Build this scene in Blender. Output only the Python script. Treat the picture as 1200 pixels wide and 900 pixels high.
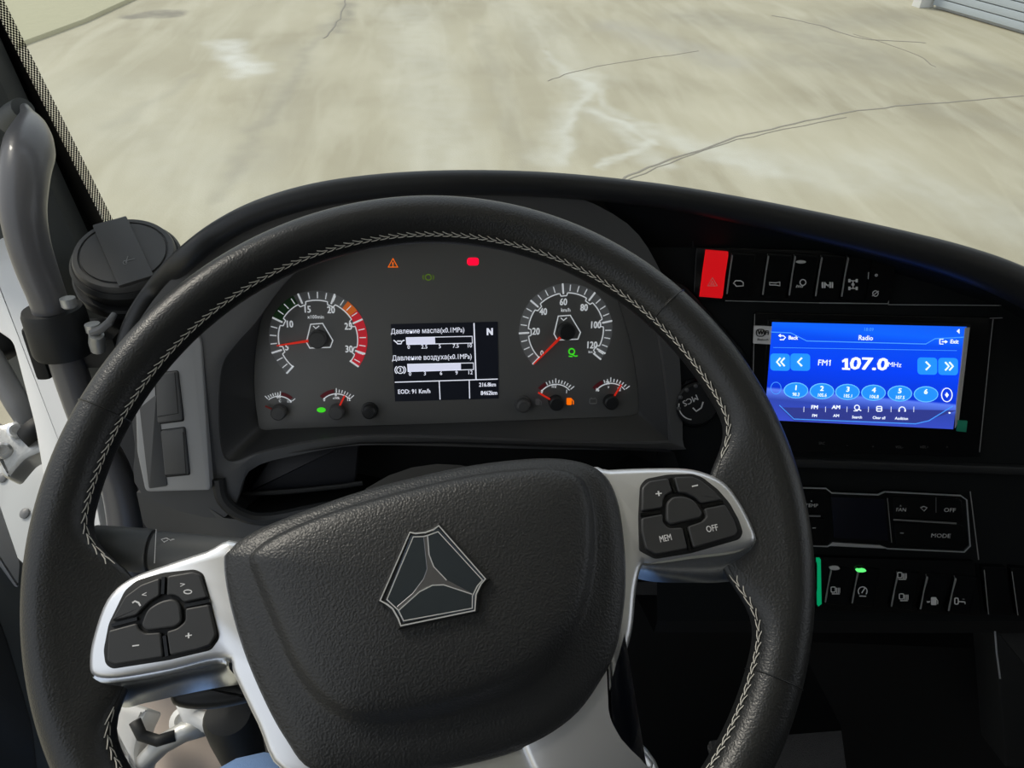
import bpy, bmesh, math, random
from mathutils import Vector, Matrix, noise
random.seed(7)
for o in list(bpy.data.objects): bpy.data.objects.remove(o)
S = bpy.context.scene
COL = S.collection
R = math.radians
# ---------------------------------------------------------------- camera
EYE = Vector((0, 0, 2.55))
yaw, pitch, roll = R(7), R(38), R(2.7)
r_ = Vector((math.cos(yaw), -math.sin(yaw), 0))
FW = Vector((math.sin(yaw)*math.cos(pitch), math.cos(yaw)*math.cos(pitch), -math.sin(pitch)))
U_ = Vector((math.sin(yaw)*math.sin(pitch), math.cos(yaw)*math.sin(pitch), math.cos(pitch)))
RT = r_*math.cos(roll) + U_*math.sin(roll)
UP = U_*math.cos(roll) - r_*math.sin(roll)
cam = bpy.data.objects.new('camera', bpy.data.cameras.new('camera')); COL.objects.link(cam)
cam.data.sensor_width = 36; cam.data.lens = 27; cam.data.clip_start = .02; cam.data.clip_end = 400
m = Matrix((RT, UP, -FW)).transposed().to_4x4(); m.translation = EYE
cam.matrix_world = m; S.camera = cam
# ---------------------------------------------------------------- light
wd = bpy.data.worlds.new('overcast'); S.world = wd; wd.use_nodes = True
nt = wd.node_tree; nt.nodes.clear()
wo = nt.nodes.new('ShaderNodeOutputWorld'); bg = nt.nodes.new('ShaderNodeBackground')
tc = nt.nodes.new('ShaderNodeTexCoord'); sx = nt.nodes.new('ShaderNodeSeparateXYZ'); cr = nt.nodes.new('ShaderNodeValToRGB')
nt.links.new(tc.outputs['Generated'], sx.inputs[0]); nt.links.new(sx.outputs['Z'], cr.inputs[0])
cr.color_ramp.elements[0].color = (.80, .83, .85, 1); cr.color_ramp.elements[1].color = (.86, .95, 1.08, 1)
nt.links.new(cr.outputs[0], bg.inputs[0]); bg.inputs[1].default_value = .85
nt.links.new(bg.outputs[0], wo.inputs[0])
sl = bpy.data.lights.new('sun', 'SUN'); sl.energy = 2.0; sl.angle = R(14); sl.color = (1, .93, .80)
so = bpy.data.objects.new('sun', sl); COL.objects.link(so)
so.rotation_euler = (-Vector((-.62, .42, .75))).to_track_quat('-Z', 'Y').to_euler(); so.location = (-4, 3, 6)
S.view_settings.view_transform = 'Standard'; S.view_settings.look = 'None'
S.view_settings.exposure = 0.14; S.view_settings.gamma = 1
# ---------------------------------------------------------------- materials
def mat(name, col, rough=.5, metal=0., emit=0., bump=None, spec=.5, coat=0., ecol=None):
    M = bpy.data.materials.new(name); M.use_nodes = True
    n = M.node_tree.nodes; l = M.node_tree.links; b = n['Principled BSDF']
    b.inputs['Base Color'].default_value = (*col, 1); b.inputs['Roughness'].default_value = rough
    b.inputs['Metallic'].default_value = metal; b.inputs['Specular IOR Level'].default_value = spec
    b.inputs['Coat Weight'].default_value = coat
    if emit:
        b.inputs['Emission Color'].default_value = (*(ecol or col), 1); b.inputs['Emission Strength'].default_value = emit
    if bump:
        kind, scale, strength, dist = bump
        t = n.new('ShaderNodeTexCoord')
        if kind == 'voronoi':
            x = n.new('ShaderNodeTexVoronoi'); x.feature = 'SMOOTH_F1'; x.inputs['Scale'].default_value = scale
            ns = n.new('ShaderNodeTexNoise'); ns.inputs['Scale'].default_value = scale*.6
            mx = n.new('ShaderNodeVectorMath'); mx.operation = 'MULTIPLY_ADD'
            l.new(t.outputs['Object'], ns.inputs['Vector'])
            l.new(ns.outputs['Color'], mx.inputs[0]); mx.inputs[1].default_value = (1.2/scale,)*3; l.new(t.outputs['Object'], mx.inputs[2])
            l.new(mx.outputs[0], x.inputs['Vector']); out = x.outputs['Distance']
        else:
            x = n.new('ShaderNodeTexNoise'); x.inputs['Scale'].default_value = scale; x.inputs['Detail'].default_value = 3
            l.new(t.outputs['Object'], x.inputs['Vector']); out = x.outputs['Fac']
        bp = n.new('ShaderNodeBump'); bp.inputs['Strength'].default_value = strength; bp.inputs['Distance'].default_value = dist
        l.new(out, bp.inputs['Height']); l.new(bp.outputs[0], b.inputs['Normal'])
        # fine tonal grain
        rr = n.new('ShaderNodeMapRange'); rr.inputs['To Min'].default_value = rough-.05; rr.inputs['To Max'].default_value = rough+.07
        l.new(out, rr.inputs['Value']); l.new(rr.outputs[0], b.inputs['Roughness'])
    return M
LEA = mat('black leather', (.014, .015, .0155), .37, bump=('voronoi', 900, .45, .0004))
HUB = mat('grained black vinyl', (.024, .025, .026), .42, bump=('voronoi', 850, .55, .0005))
HOOD = mat('satin black plastic', (.017, .018, .019), .42, bump=('noise', 1500, .15, .0002))
CONS = mat('shaded console plastic', (.004, .0055, .006), .6, spec=.25, bump=('noise', 1400, .2, .0002))  # shaded copy of the dash plastic, for the dimmer right side
DASH = mat('black dash plastic', (.012, .013, .0135), .55, bump=('noise', 1400, .25, .0003))
BLK = mat('deep black plastic', (.004, .0045, .005), .6)
GLOSS = mat('gloss black', (.003, .0035, .004), .2, spec=.35)
GREY = mat('dark grey plastic', (.085, .085, .085), .5, bump=('noise', 1500, .3, .0003))
GREY2 = mat('mid grey plastic', (.19, .19, .19), .45, bump=('noise', 1500, .2, .0002))
BTN = mat('button rubber', (.033, .034, .035), .5)
SIL = mat('satin silver', (.90, .91, .93), .32, .80)
CHR = mat('bright chrome', (.85, .86, .88), .28, .6)
MIR = mat('chrome mirror with painted reflection', (.13, .16, .21), .05, 1.)  # dark bluish reflection put into the mirror's base colour
WHT = mat('white print', (.75, .75, .75), .6)
PRW = mat('backlit dial print', (.75, .75, .75), .6, emit=.33, ecol=(.9, .95, 1))
DWH = mat('dim print and edge highlight', (.28, .28, .28), .6)
LWH = mat('backlit white', (.8, .8, .8), .6, emit=.55)
THR = mat('cream thread', (.62, .60, .54), .8)
WPAINT = mat('white body paint', (.82, .82, .80), .3, coat=.3)
ALU = mat('cast aluminium', (.55, .55, .53), .42, .6, bump=('noise', 300, .3, .001))
RAIL = mat('grey coated rail', (.14, .137, .14), .33, coat=.2, bump=('noise', 400, .05, .001))
TRIM = mat('grey pillar trim', (.075, .082, .082), .55, bump=('noise', 900, .2, .0004))
REDP = mat('glowing red rocker plastic', (.55, .008, .010), .3, emit=.5, ecol=(.8, .005, .01))  # brightness of the red plastic put in as a glow
FACE = mat('cluster face', (.155, .155, .15), .38, bump=('noise', 900, .05, .0002))
CELL = mat('grey scale cell', (.27, .275, .28), .6)
CRED = mat('red scale', (.62, .02, .035), .6, emit=.35); DRED = mat('dim red scale', (.22, .02, .03), .6)
CORG = mat('orange scale', (.75, .16, .02), .6, emit=.3)
CGRN = mat('green scale', (.025, .12, .03), .6)
NDL = mat('needle red', (.8, .02, .01), .5, emit=.35, ecol=(.9, .03, .01))
LAMPO = mat('orange lamp', (.8, .2, .0), .5, emit=.8, ecol=(1, .16, .0))
LAMPR = mat('red lamp', (.8, .0, .02), .5, emit=1.1, ecol=(1, .0, .03))
LAMPG = mat('green lamp', (.05, .5, .02), .5, emit=.6, ecol=(.06, .8, .02))
LAMPD = mat('dim green lamp', (.1, .16, .02), .5, emit=.16, ecol=(.3, .6, .02))
LCDB = mat('lcd black', (.004, .005, .008), .35, emit=.006, ecol=(.5, .6, 1))
LCDW = mat('lcd white', (.6, .62, .7), .5, emit=.62, ecol=(.85, .88, 1))
LCDL = mat('lcd bar fill', (.6, .62, .7), .5, emit=.6, ecol=(.78, .80, 1))
NAVY = mat('dark lcd', (.003, .004, .011), .25)
SCW = mat('screen white', (.8, .8, .8), .5, emit=.95, ecol=(.85, .93, 1))
SCL = mat('screen light line', (.1, .3, .8), .5, emit=.8, ecol=(.06, .33, 1))
SCB = mat('screen button', (.02, .2, .7), .5, emit=.9, ecol=(.015, .27, .95))
SCD = mat('screen button rim', (.2, .5, .9), .5, emit=.9, ecol=(.12, .50, 1))
SCP = mat('screen lower tray', (.02, .03, .2), .5, emit=.9, ecol=(.028, .04, .24))
STK = mat('grey sticker', (.8, .8, .8), .6); STKG = mat('green sticker', (.01, .30, .18), .6)
JEAN = mat('blue denim', (.16, .27, .50), .9, bump=('noise', 900, .6, .0008))
SHOE = mat('black shoe', (.01, .01, .01), .6)
CARP = mat('grey speckled carpet', (.05, .05, .05), 1, bump=('noise', 600, 1, .003))
SEATM = mat('dark seat cloth', (.03, .03, .035), .9)
TAR = mat('dark tar', (.26, .24, .20), .9)
SHUT = mat('pale shutter metal', (.45, .50, .55), .45, .2)
WALLW = mat('white rendered wall', (.75, .75, .74), .8)
def glassmat():
    M = bpy.data.materials.new('clear glass'); M.use_nodes = True
    n = M.node_tree.nodes; l = M.node_tree.links; n.clear()
    o = n.new('ShaderNodeOutputMaterial'); mx = n.new('ShaderNodeMixShader'); t = n.new('ShaderNodeBsdfTransparent')
    g = n.new('ShaderNodeBsdfGlossy'); g.inputs['Roughness'].default_value = .02; f = n.new('ShaderNodeFresnel'); f.inputs[0].default_value = 1.2
    t.inputs[0].default_value = (.97, .985, .975, 1)
    l.new(f.outputs[0], mx.inputs[0]); l.new(t.outputs[0], mx.inputs[1]); l.new(g.outputs[0], mx.inputs[2]); l.new(mx.outputs[0], o.inputs[0])
    return M
GLASS = glassmat()
# ---------------------------------------------------------------- helpers
def ray(px, py):
    return (FW + RT*((px-600)/900) - UP*((py-450)/900))
def W(px, py, d):                       # camera-relative point at optical depth d
    return ray(px, py)*d
class Fr:                               # a plane frame, camera relative
    def __init__(s, o, x, n, px=None):
        s.n = n.normalized(); s.x = (x - s.n*x.dot(s.n)).normalized(); s.y = s.n.cross(s.x)
        s.o = Vector(o)
        if px: s.o = s.hit(*px)
    def hit(s, px, py, h=0):
        r = ray(px, py); return r*((s.o.dot(s.n)+h)/r.dot(s.n))
    def l(s, px, py, h=0):
        p = s.hit(px, py, h)-s.o; return Vector((p.dot(s.x), p.dot(s.y), h))
    def to(s, P):
        p = P-s.o; return Vector((p.dot(s.x), p.dot(s.y), p.dot(s.n)))
    def mat(s):
        M = Matrix((s.x, s.y, s.n)).transposed().to_4x4(); M.translation = s.o+EYE; return M
    def at(s, px, py, h=0):             # same orientation, origin moved
        f = Fr(s.hit(px, py, h), s.x, s.n); return f
def world_fr(p=(0, 0, 0)): return Fr(p, Vector((1, 0, 0)), Vector((0, 0, 1)))
def thing(name, label, cat, fr, group=None, kind=None):
    o = bpy.data.objects.new(name, None); COL.objects.link(o); o.empty_display_size = .02
    o.matrix_world = fr.mat(); o['label'] = label; o['category'] = cat
    if group: o['group'] = group
    if kind: o['kind'] = kind
    return o
def fin(bm, name, mt, parent, smooth=35, label=None, fr=None, kind=None):
    bmesh.ops.recalc_face_normals(bm, faces=bm.faces)
    me = bpy.data.meshes.new(name); bm.to_mesh(me); bm.free()
    for p in me.polygons: p.use_smooth = True
    me.set_sharp_from_angle(angle=R(smooth))
    me.materials.append(mt)
    o = bpy.data.objects.new(name, me); COL.objects.link(o)
    if parent: o.parent = parent
    elif fr: o.matrix_world = fr.mat()
    if label: o['label'] = label
    if kind: o['kind'] = kind
    return o
def B(): return bmesh.new()
def catmull(pts, n=6, closed=True):
    P = [Vector(p) for p in pts]; out = []; N = len(P)
    rng = N if closed else N-1
    for i in range(rng):
        if closed: a, b, c, d = P[i-1], P[i], P[(i+1) % N], P[(i+2) % N]
        else: a, b, c, d = P[max(i-1, 0)], P[i], P[i+1], P[min(i+2, N-1)]
        for k in range(n):
            t = k/n
            out.append(.5*((2*b)+(c-a)*t+(2*a-5*b+4*c-d)*t*t+(3*b-a-3*c+d)*t**3))
    if not closed: out.append(P[-1])
    return out
def inset(pts, d):                       # 2D inward offset by mitre
    N = len(pts); A = sum(pts[i].x*pts[(i+1) % N].y-pts[(i+1) % N].x*pts[i].y for i in range(N)); s = 1 if A > 0 else -1
    out = []
    for i in range(N):
        a, b, c = pts[i-1], pts[i], pts[(i+1) % N]
        e1 = Vector((b.x-a.x, b.y-a.y)); e2 = Vector((c.x-b.x, c.y-b.y))
        if e1.length < 1e-9 or e2.length < 1e-9: out.append(Vector((b.x, b.y))); continue
        e1.normalize(); e2.normalize()
        n1 = Vector((-e1.y, e1.x))*s; n2 = Vector((-e2.y, e2.x))*s
        q = n1+n2; L = q.length
        if L < .3: q = n1; k = 1
        else: q.normalize(); k = 1/max(q.dot(n1), .5)
        out.append(Vector((b.x, b.y))+q*d*k)
    return out
def loft(bm, rings, closed=True, cap0=False, cap1=False):
    V = [[bm.verts.new(p) for p in r] for r in rings]; N = len(V[0])
    for a, b in zip(V, V[1:]):
        for i in range(N if closed else N-1):
            j = (i+1) % N
            try: bm.faces.new((a[i], a[j], b[j], b[i]))
            except ValueError: pass
    if cap0: bm.faces.new(V[0][::-1])
    if cap1: bm.faces.new(V[-1])
    return V
def prism(bm, pts, h0, h1, bev=0., r=0):  # pts local 2D; chamfered top
    P = [Vector((p[0], p[1])) for p in pts]
    rings = [[(p.x, p.y, h0) for p in P]]
    if bev:
        rings.append([(p.x, p.y, h1-bev) for p in P])
        Q = inset(P, bev*.35); rings.append([(p.x, p.y, h1-bev*.3) for p in Q])
        Q = inset(P, bev); rings.append([(p.x, p.y, h1) for p in Q])
    else: rings.append([(p.x, p.y, h1) for p in P])
    loft(bm, rings, True, True, True)
def rnd(pts, r, n=4):                    # round the corners of 2D polygon
    out = []; N = len(pts); P = [Vector((p[0], p[1])) for p in pts]
    for i in range(N):
        a, b, c = P[i-1], P[i], P[(i+1) % N]
        u = a-b; v = c-b; k = min(r, u.length*.45, v.length*.45)
        p0 = b+u.normalized()*k; p1 = b+v.normalized()*k
        for j in range(n+1):
            t = j/n; out.append(p0*(1-t)**2+b*2*t*(1-t)+p1*t*t)
    return out
def L2(F, pts, h): return [F.l(x, y, h).xy for x, y in pts]
def pprism(bm, F, pts, h0, h1, bev=0., r=0):
    P = L2(F, pts, h1)
    if r: P = rnd(P, r)
    prism(bm, P, h0, h1, bev)
def box(bm, c, s, M=None, bev=0.):
    r = bmesh.ops.create_cube(bm, size=1); vs = r['verts']
    for v in vs:
        v.co = Vector((v.co.x*s[0]+c[0], v.co.y*s[1]+c[1], v.co.z*s[2]+c[2]))
    if bev:
        es = list({e for v in vs for e in v.link_edges})
        rr = bmesh.ops.bevel(bm, geom=es, offset=bev, segments=2, affect='EDGES', profile=.7)
        vs = list({v for f in rr['faces'] for v in f.verts} | {v for v in vs if v.is_valid})
    if M:
        for v in vs: v.co = M @ v.co
def tube(bm, pts, rad, seg=12, cap=True, ell=None, closed=False):
    P = [Vector(p) for p in pts]; N = len(P)
    rr = rad if hasattr(rad, '__len__') else [rad]*N
    rings = []; ref = None
    for i, p in enumerate(P):
        if closed: t = (P[(i+1) % N]-P[i-1])
        else: t = P[min(i+1, N-1)]-P[max(i-1, 0)]
        t.normalize()
        if ref is None:
            ref = Vector((0, 0, 1)) if abs(t.z) < .9 else Vector((1, 0, 0))
        a = (ref-t*ref.dot(t)).normalized(); ref = a; b = t.cross(a)
        e = ell or 1
        rings.append([p+a*math.cos(k*2*math.pi/seg)*rr[i]+b*math.sin(k*2*math.pi/seg)*rr[i]*e for k in range(seg)])
    if closed: rings.append(rings[0])
    loft(bm, rings, True, cap and not closed, cap and not closed)
    if closed: bmesh.ops.remove_doubles(bm, verts=bm.verts, dist=1e-7)
def lathe(bm, prof, seg=32, c=(0, 0, 0), M=None):   # prof [(r,z)]
    rings = [[Vector((c[0]+r*math.cos(k*2*math.pi/seg), c[1]+r*math.sin(k*2*math.pi/seg), c[2]+z)) for k in range(seg)] for r, z in prof]
    if M: rings = [[M @ v for v in r] for r in rings]
    loft(bm, rings, True, prof[0][0] > 1e-6, prof[-1][0] > 1e-6)
def stroke(bm, P, w, h0, h1, closed=False):         # polyline ribbon in local 2D, metres
    P = [Vector((p[0], p[1])) for p in P]; N = len(P); Lf = []; Rt = []
    for i in range(N):
        if closed: t = (P[(i+1) % N]-P[i]).normalized()+(P[i]-P[i-1]).normalized()
        else: t = P[min(i+1, N-1)]-P[max(i-1, 0)]
        if t.length < 1e-9: t = Vector((1, 0))
        t.normalize(); n = Vector((-t.y, t.x))*w*.5
        Lf.append(P[i]+n); Rt.append(P[i]-n)
    for h, flip in ((h1, 0),):
        a = [bm.verts.new((p.x, p.y, h)) for p in Lf]; b = [bm.verts.new((p.x, p.y, h)) for p in Rt]
        a0 = [bm.verts.new((p.x, p.y, h0)) for p in Lf]; b0 = [bm.verts.new((p.x, p.y, h0)) for p in Rt]
        for i in range(N if closed else N-1):
            j = (i+1) % N
            bm.faces.new((a[i], b[i], b[j], a[j])); bm.faces.new((a0[i], a[i], a[j], a0[j])); bm.faces.new((b[i], b0[i], b0[j], b[j])); bm.faces.new((a0[j], b0[j], b0[i], a0[i]))
        if not closed:
            bm.faces.new((a[0], a0[0], b0[0], b[0])); bm.faces.new((b[-1], b0[-1], a0[-1], a[-1]))
def sc(F, px, py, h): return (F.l(px+1, py, h)-F.l(px, py, h)).length
def pline(bm, F, pts, wpx, h, closed=False, th=.0003):
    stroke(bm, L2(F, pts, h), wpx*sc(F, *pts[0], h), h-th, h, closed)
def ppoly(bm, F, pts, h, th=.0003): prism(bm, L2(F, pts, h), h-th, h)
def circ(cx, cy, rx, ry=None, a0=0, a1=360, n=20):
    ry = ry or rx; full = abs(a1-a0) >= 360; m = n if full else n+1
    return [(cx+rx*math.cos(R(a0+(a1-a0)*k/n)), cy-ry*math.sin(R(a0+(a1-a0)*k/n))) for k in range(m)]
def rrect(x0, y0, x1, y1, r, n=3, sl=0., sh=0.):
    out = []
    for cx, cy, a in ((x1-r, y0+r, 0), (x0+r, y0+r, 90), (x0+r, y1-r, 180), (x1-r, y1-r, 270)):
        for k in range(n+1): out.append((cx+r*math.cos(R(a+90*k/n)), cy-r*math.sin(R(a+90*k/n))))
    return [(x+sh*(y-y0), y+sl*(x-x0)) for x, y in out]
def text(bm, F, s, px, py, hpx, h, d=(1, 0), bold=0., wide=1., th=.0003, align='CENTER'):
    cu = bpy.data.curves.new('t', 'FONT'); cu.body = s; cu.align_x = align; cu.align_y = 'CENTER'; cu.size = 1; cu.resolution_u = 2
    ob = bpy.data.objects.new('t', cu); COL.objects.link(ob)
    dg = bpy.context.evaluated_depsgraph_get(); me = bpy.data.meshes.new_from_object(ob.evaluated_get(dg))
    bpy.data.objects.remove(ob); bpy.data.curves.remove(cu)
    o = F.l(px, py, h); a = F.l(px+d[0], py+d[1], h)-o; a.normalize(); b = Vector((-a.y, a.x, 0))
    k = (F.l(px, py-1, h)-o).length*hpx/.70
    T = bmesh.new(); T.from_mesh(me); bpy.data.meshes.remove(me)
    for v in T.verts: v.co = o+a*v.co.x*k*wide+b*v.co.y*k
    T.verts.index_update()
    sh = [(0, 0, 0)] + ([(bold*a_*1.2, bold*b_*.9, i_*1e-5) for i_, (a_, b_) in enumerate(((1, .6), (-1, .6), (1, -.6), (-1, -.6)), 1)] if bold else [])
    for dx_, dy_, dz_ in sh:
        off = [bm.verts.new(v.co+a*dx_*k+b*dy_*k+Vector((0, 0, dz_))) for v in T.verts]
        for f in T.faces:
            try: bm.faces.new([off[v.index] for v in f.verts])
            except ValueError: pass
    T.free()
X = Vector((1, 0, 0))
def tiltn(yw, t): return Vector((-math.sin(R(yw))*math.cos(R(t)), -math.cos(R(yw))*math.cos(R(t)), math.sin(R(t))))
def yx(yw): return Vector((math.cos(R(yw)), -math.sin(R(yw)), 0))
# frames
FA = Fr((.008, .574, -.424), X, tiltn(0, 23))            # instrument cluster plane
FB = Fr((.398, .536, -.422), yx(11), tiltn(11, 24))      # centre console plane
nw = Vector((-.0405, -.5499, .8342))
FWH = Fr((-.0077, .2920, -.3390), X, nw)                 # steering wheel plane
GZ = Fr((0, 0, -2.55), X, Vector((0, 0, 1)))             # ground
FS = Fr((0, .92, -.45), X, tiltn(0, 12)*1)               # windscreen plane
FS = Fr((0, .92, -.45), X, Vector((0, -math.cos(R(8)), -math.sin(R(8)))))

# ================================================================ SETTING
# ---- ground
def ground_mat():
    M = bpy.data.materials.new('worn pale concrete'); M.use_nodes = True
    n = M.node_tree.nodes; l = M.node_tree.links; b = n['Principled BSDF']; b.inputs['Roughness'].default_value = .8
    t = n.new('ShaderNodeTexCoord')
    def N(scale, det=4, dist=0., vec=None):
        x = n.new('ShaderNodeTexNoise'); x.inputs['Scale'].default_value = scale; x.inputs['Detail'].default_value = det; x.inputs['Distortion'].default_value = dist
        l.new(vec or t.outputs['Object'], x.inputs['Vector']); return x
    big = N(.45, 5, .6); c1 = n.new('ShaderNodeValToRGB'); l.new(big.outputs['Fac'], c1.inputs[0])
    e = c1.color_ramp.elements; e[0].position = .3; e[0].color = (.34, .305, .215, 1); e[1].position = .7; e[1].color = (.47, .43, .315, 1)
    mp = n.new('ShaderNodeMapping'); mp.inputs['Rotation'].default_value = (0, 0, R(20)); mp.inputs['Scale'].default_value = (2.6, .5, 1); l.new(t.outputs['Object'], mp.inputs[0])
    st = N(1.3, 6, .5, mp.outputs[0])
    def mix(fac, a, bcol, mode='MIX', f=None):
        x = n.new('ShaderNodeMix'); x.data_type = 'RGBA'; x.blend_type = mode
        if f is not None: x.inputs[0].default_value = f
        else: l.new(fac, x.inputs[0])
        l.new(a, x.inputs[6])
        if isinstance(bcol, tuple): x.inputs[7].default_value = (*bcol, 1)
        else: l.new(bcol, x.inputs[7])
        return x.outputs[2]
    r1 = n.new('ShaderNodeMapRange'); r1.inputs[1].default_value = .42; r1.inputs[2].default_value = .68; r1.inputs[4].default_value = .45; l.new(st.outputs['Fac'], r1.inputs[0])
    col = mix(r1.outputs[0], c1.outputs[0], (.56, .525, .41))
    # warp for stains
    wn = N(1.6, 4); wv = n.new('ShaderNodeVectorMath'); wv.operation = 'MULTIPLY_ADD'; l.new(wn.outputs['Color'], wv.inputs[0]); wv.inputs[1].default_value = (.5, .5, 0)
    sb = n.new('ShaderNodeVectorMath'); sb.operation = 'ADD'; l.new(t.outputs['Object'], wv.inputs[2]); l.new(wv.outputs[0], sb.inputs[0]); sb.inputs[1].default_value = (-.25, -.25, 0)
    grain = N(5, 5)
    def capsule(a, bb, rad, soft, color, amt):
        nonlocal col
        a = Vector((a.x, a.y, 0)); bb = Vector((bb.x, bb.y, 0)); ba = bb-a
        pa = n.new('ShaderNodeVectorMath'); pa.operation = 'SUBTRACT'; l.new(sb.outputs[0], pa.inputs[0]); pa.inputs[1].default_value = a
        dt = n.new('ShaderNodeVectorMath'); dt.operation = 'DOT_PRODUCT'; l.new(pa.outputs[0], dt.inputs[0]); dt.inputs[1].default_value = ba/max(ba.length_squared, 1e-6)
        cl = n.new('ShaderNodeClamp'); l.new(dt.outputs['Value'], cl.inputs[0])
        ms = n.new('ShaderNodeVectorMath'); ms.operation = 'SCALE'; ms.inputs[0].default_value = ba; l.new(cl.outputs[0], ms.inputs['Scale'])
        df = n.new('ShaderNodeVectorMath'); df.operation = 'DISTANCE'; l.new(pa.outputs[0], df.inputs[0]); l.new(ms.outputs[0], df.inputs[1])
        mr = n.new('ShaderNodeMapRange'); mr.interpolation_type = 'SMOOTHSTEP'; mr.inputs[1].default_value = max(rad-soft, 0); mr.inputs[2].default_value = rad+soft; mr.inputs[3].default_value = amt; mr.inputs[4].default_value = 0
        l.new(df.outputs['Value'], mr.inputs[0])
        mm = n.new('ShaderNodeMath'); mm.operation = 'MULTIPLY'; l.new(mr.outputs[0], mm.inputs[0])
        g2 = n.new('ShaderNodeMapRange'); g2.inputs[1].default_value = .3; g2.inputs[2].default_value = .6; g2.inputs[3].default_value = .55; l.new(grain.outputs['Fac'], g2.inputs[0]); l.new(g2.outputs[0], mm.inputs[1])
        col = mix(mm.outputs[0], col, color)
    g = lambda x, y: GZ.hit(x, y)
    for (a, bb, rad, soft, c, amt) in STAINS: capsule(g(*a), g(*bb), rad, soft, c, amt)
    fine = N(60, 3); r2 = n.new('ShaderNodeMapRange'); r2.inputs[3].default_value = .93; r2.inputs[4].default_value = 1.05; l.new(fine.outputs['Fac'], r2.inputs[0])
    col = mix(None, col, r2.outputs[0], 'MULTIPLY', 1.)
    l.new(col, b.inputs['Base Color'])
    bp = n.new('ShaderNodeBump'); bp.inputs['Strength'].default_value = .25; bp.inputs['Distance'].default_value = .01; l.new(fine.outputs['Fac'], bp.inputs['Height']); l.new(bp.outputs[0], b.inputs['Normal'])
    return M
DK = (.27, .25, .20); LT = (.58, .57, .50)
STAINS = [((345, 60), (300, 190), .28, .3, DK, .30), ((410, 5), (395, 35), .10, .12, DK, .75), ((480, 10), (520, 190), .35, .3, LT, .35),
          ((265, 50), (290, 85), .16, .15, (.68, .68, .64), .7), ((700, 130), (770, 190), .10, .12, LT, .6), ((690, 90), (640, 190), .12, .15, LT, .5),
          ((820, 20), (1010, 60), .45, .4, DK, .45), ((930, 70), (1150, 90), .40, .4, DK, .40), ((960, 30), (1060, 20), .35, .3, DK, .40),
          ((720, 30), (860, 75), .25, .3, (.36, .34, .30), .5), ((1020, 190), (1180, 260), .3, .35, LT, .4), ((600, 0), (680, 90), .3, .35, LT, .25),
          ((850, 175), (980, 215), .25, .3, LT, .45), ((110, 100), (260, 230), .5, .4, LT, .2), ((160, 18), (200, 16), .17, .08, (.22, .20, .16), .9),
          ((688, 95), (655, 190), .03, .07, LT, .7), ((700, 132), (768, 166), .03, .07, LT, .75), ((768, 166), (710, 196), .03, .07, LT, .7), ((640, 60), (735, 140), .03, .08, LT, .5),
          ((750, 150), (900, 200), .10, .15, LT, .6), ((560, 30), (620, 200), .05, .15, DK, .25), ((380, 30), (255, 235), .04, .10, DK, .35), ((1120, 60), (1200, 90), .12, .2, DK, .4), ((130, 150), (230, 90), .05, .12, DK, .25),
          ((1090, 130), (1200, 150), .2, .2, DK, .3), ((40, 130), (330, 0), .5, .35, (.40, .37, .27), .3)]
bm = B(); q = [bm.verts.new(p) for p in ((-40, -15, 0), (40, -15, 0), (40, 70, 0), (-40, 70, 0))]; bm.faces.new(q)
ground = fin(bm, 'ground', ground_mat(), None, fr=GZ, kind='structure')
def crack(pts, w, mt=TAR, jit=.02):
    P = catmull([GZ.l(x, y).to_3d() for x, y in pts], 6, False)
    bm = B(); stroke(bm, [(p.x+random.uniform(-jit, jit), p.y+random.uniform(-jit, jit)) for p in P], w, -.004, .003)
    return fin(bm, 'crack', mt, ground)
crack([(722, 214), (760, 197), (850, 165), (930, 145), (1020, 128), (1110, 120), (1200, 113)], .022)
crack([(725, 216), (800, 186), (880, 160), (990, 138)], .012)
crack([(1000, 40), (1070, 62), (1095, 78)], .015)
crack([(405, 0), (398, 22), (380, 45)], .02)
crack([(820, 60), (700, 78), (640, 95)], .012)
crack([(905, 18), (960, 30), (1010, 45), (1085, 50)], .03, TAR, .02)
# pale verge and kerb, top left
bm = B(); A = [GZ.l(x, y).xy for x, y in ((-60, 92), (30, 53), (100, 27), (175, -8))]
o2 = [Vector((-12, A[0].y)), Vector((-12, 26)), Vector((A[3].x+1.5, 26)), Vector(A[3])]
prism(bm, [A[0], A[1], A[2], A[3], Vector((A[3].x+1.8, 26)), Vector((-14, 26)), Vector((-14, A[0].y))], -.02, .05, .01)
VERGE = mat('pale verge', (.47, .44, .30), .9, bump=('noise', 8, .5, .02))
o = fin(bm, 'pavement', VERGE, None, fr=GZ, kind='structure')
# ---- warehouse with roller shutter (top right)
g0 = GZ.hit(1085, 10); g1 = GZ.hit(1200, 44); dv = (g1-g0).normalized(); nb = Vector((dv.y, -dv.x, 0))
if nb.dot(g0) > 0: nb = -nb
FWB = Fr(g0, dv, nb)
if FWB.y.z < 0: FWB = Fr(g0, -dv, nb)
sgn = 1 if FWB.x.dot(dv) > 0 else -1
wh = thing('warehouse', 'warehouse front with white corner post and pale blue roller shutter', 'building', FWB)
bm = B()
box(bm, (sgn*3, 2.6, -.35), (6.0, 5.2, .3)); fin(bm, 'wall', WALLW, wh)
bm = B(); box(bm, (-sgn*.12, 2.6, -.05), (.16, 5.2, .3), bev=.01); fin(bm, 'corner_post', WALLW, wh)
bm = B(); box(bm, (sgn*5.2, 2.6, -.05), (.2, 5.2, .3), bev=.01); fin(bm, 'corner_post', WALLW, wh)
bm = B(); box(bm, (0, 0, 0), (5.02, .10, .03), bev=.012)
sm = None
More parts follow.
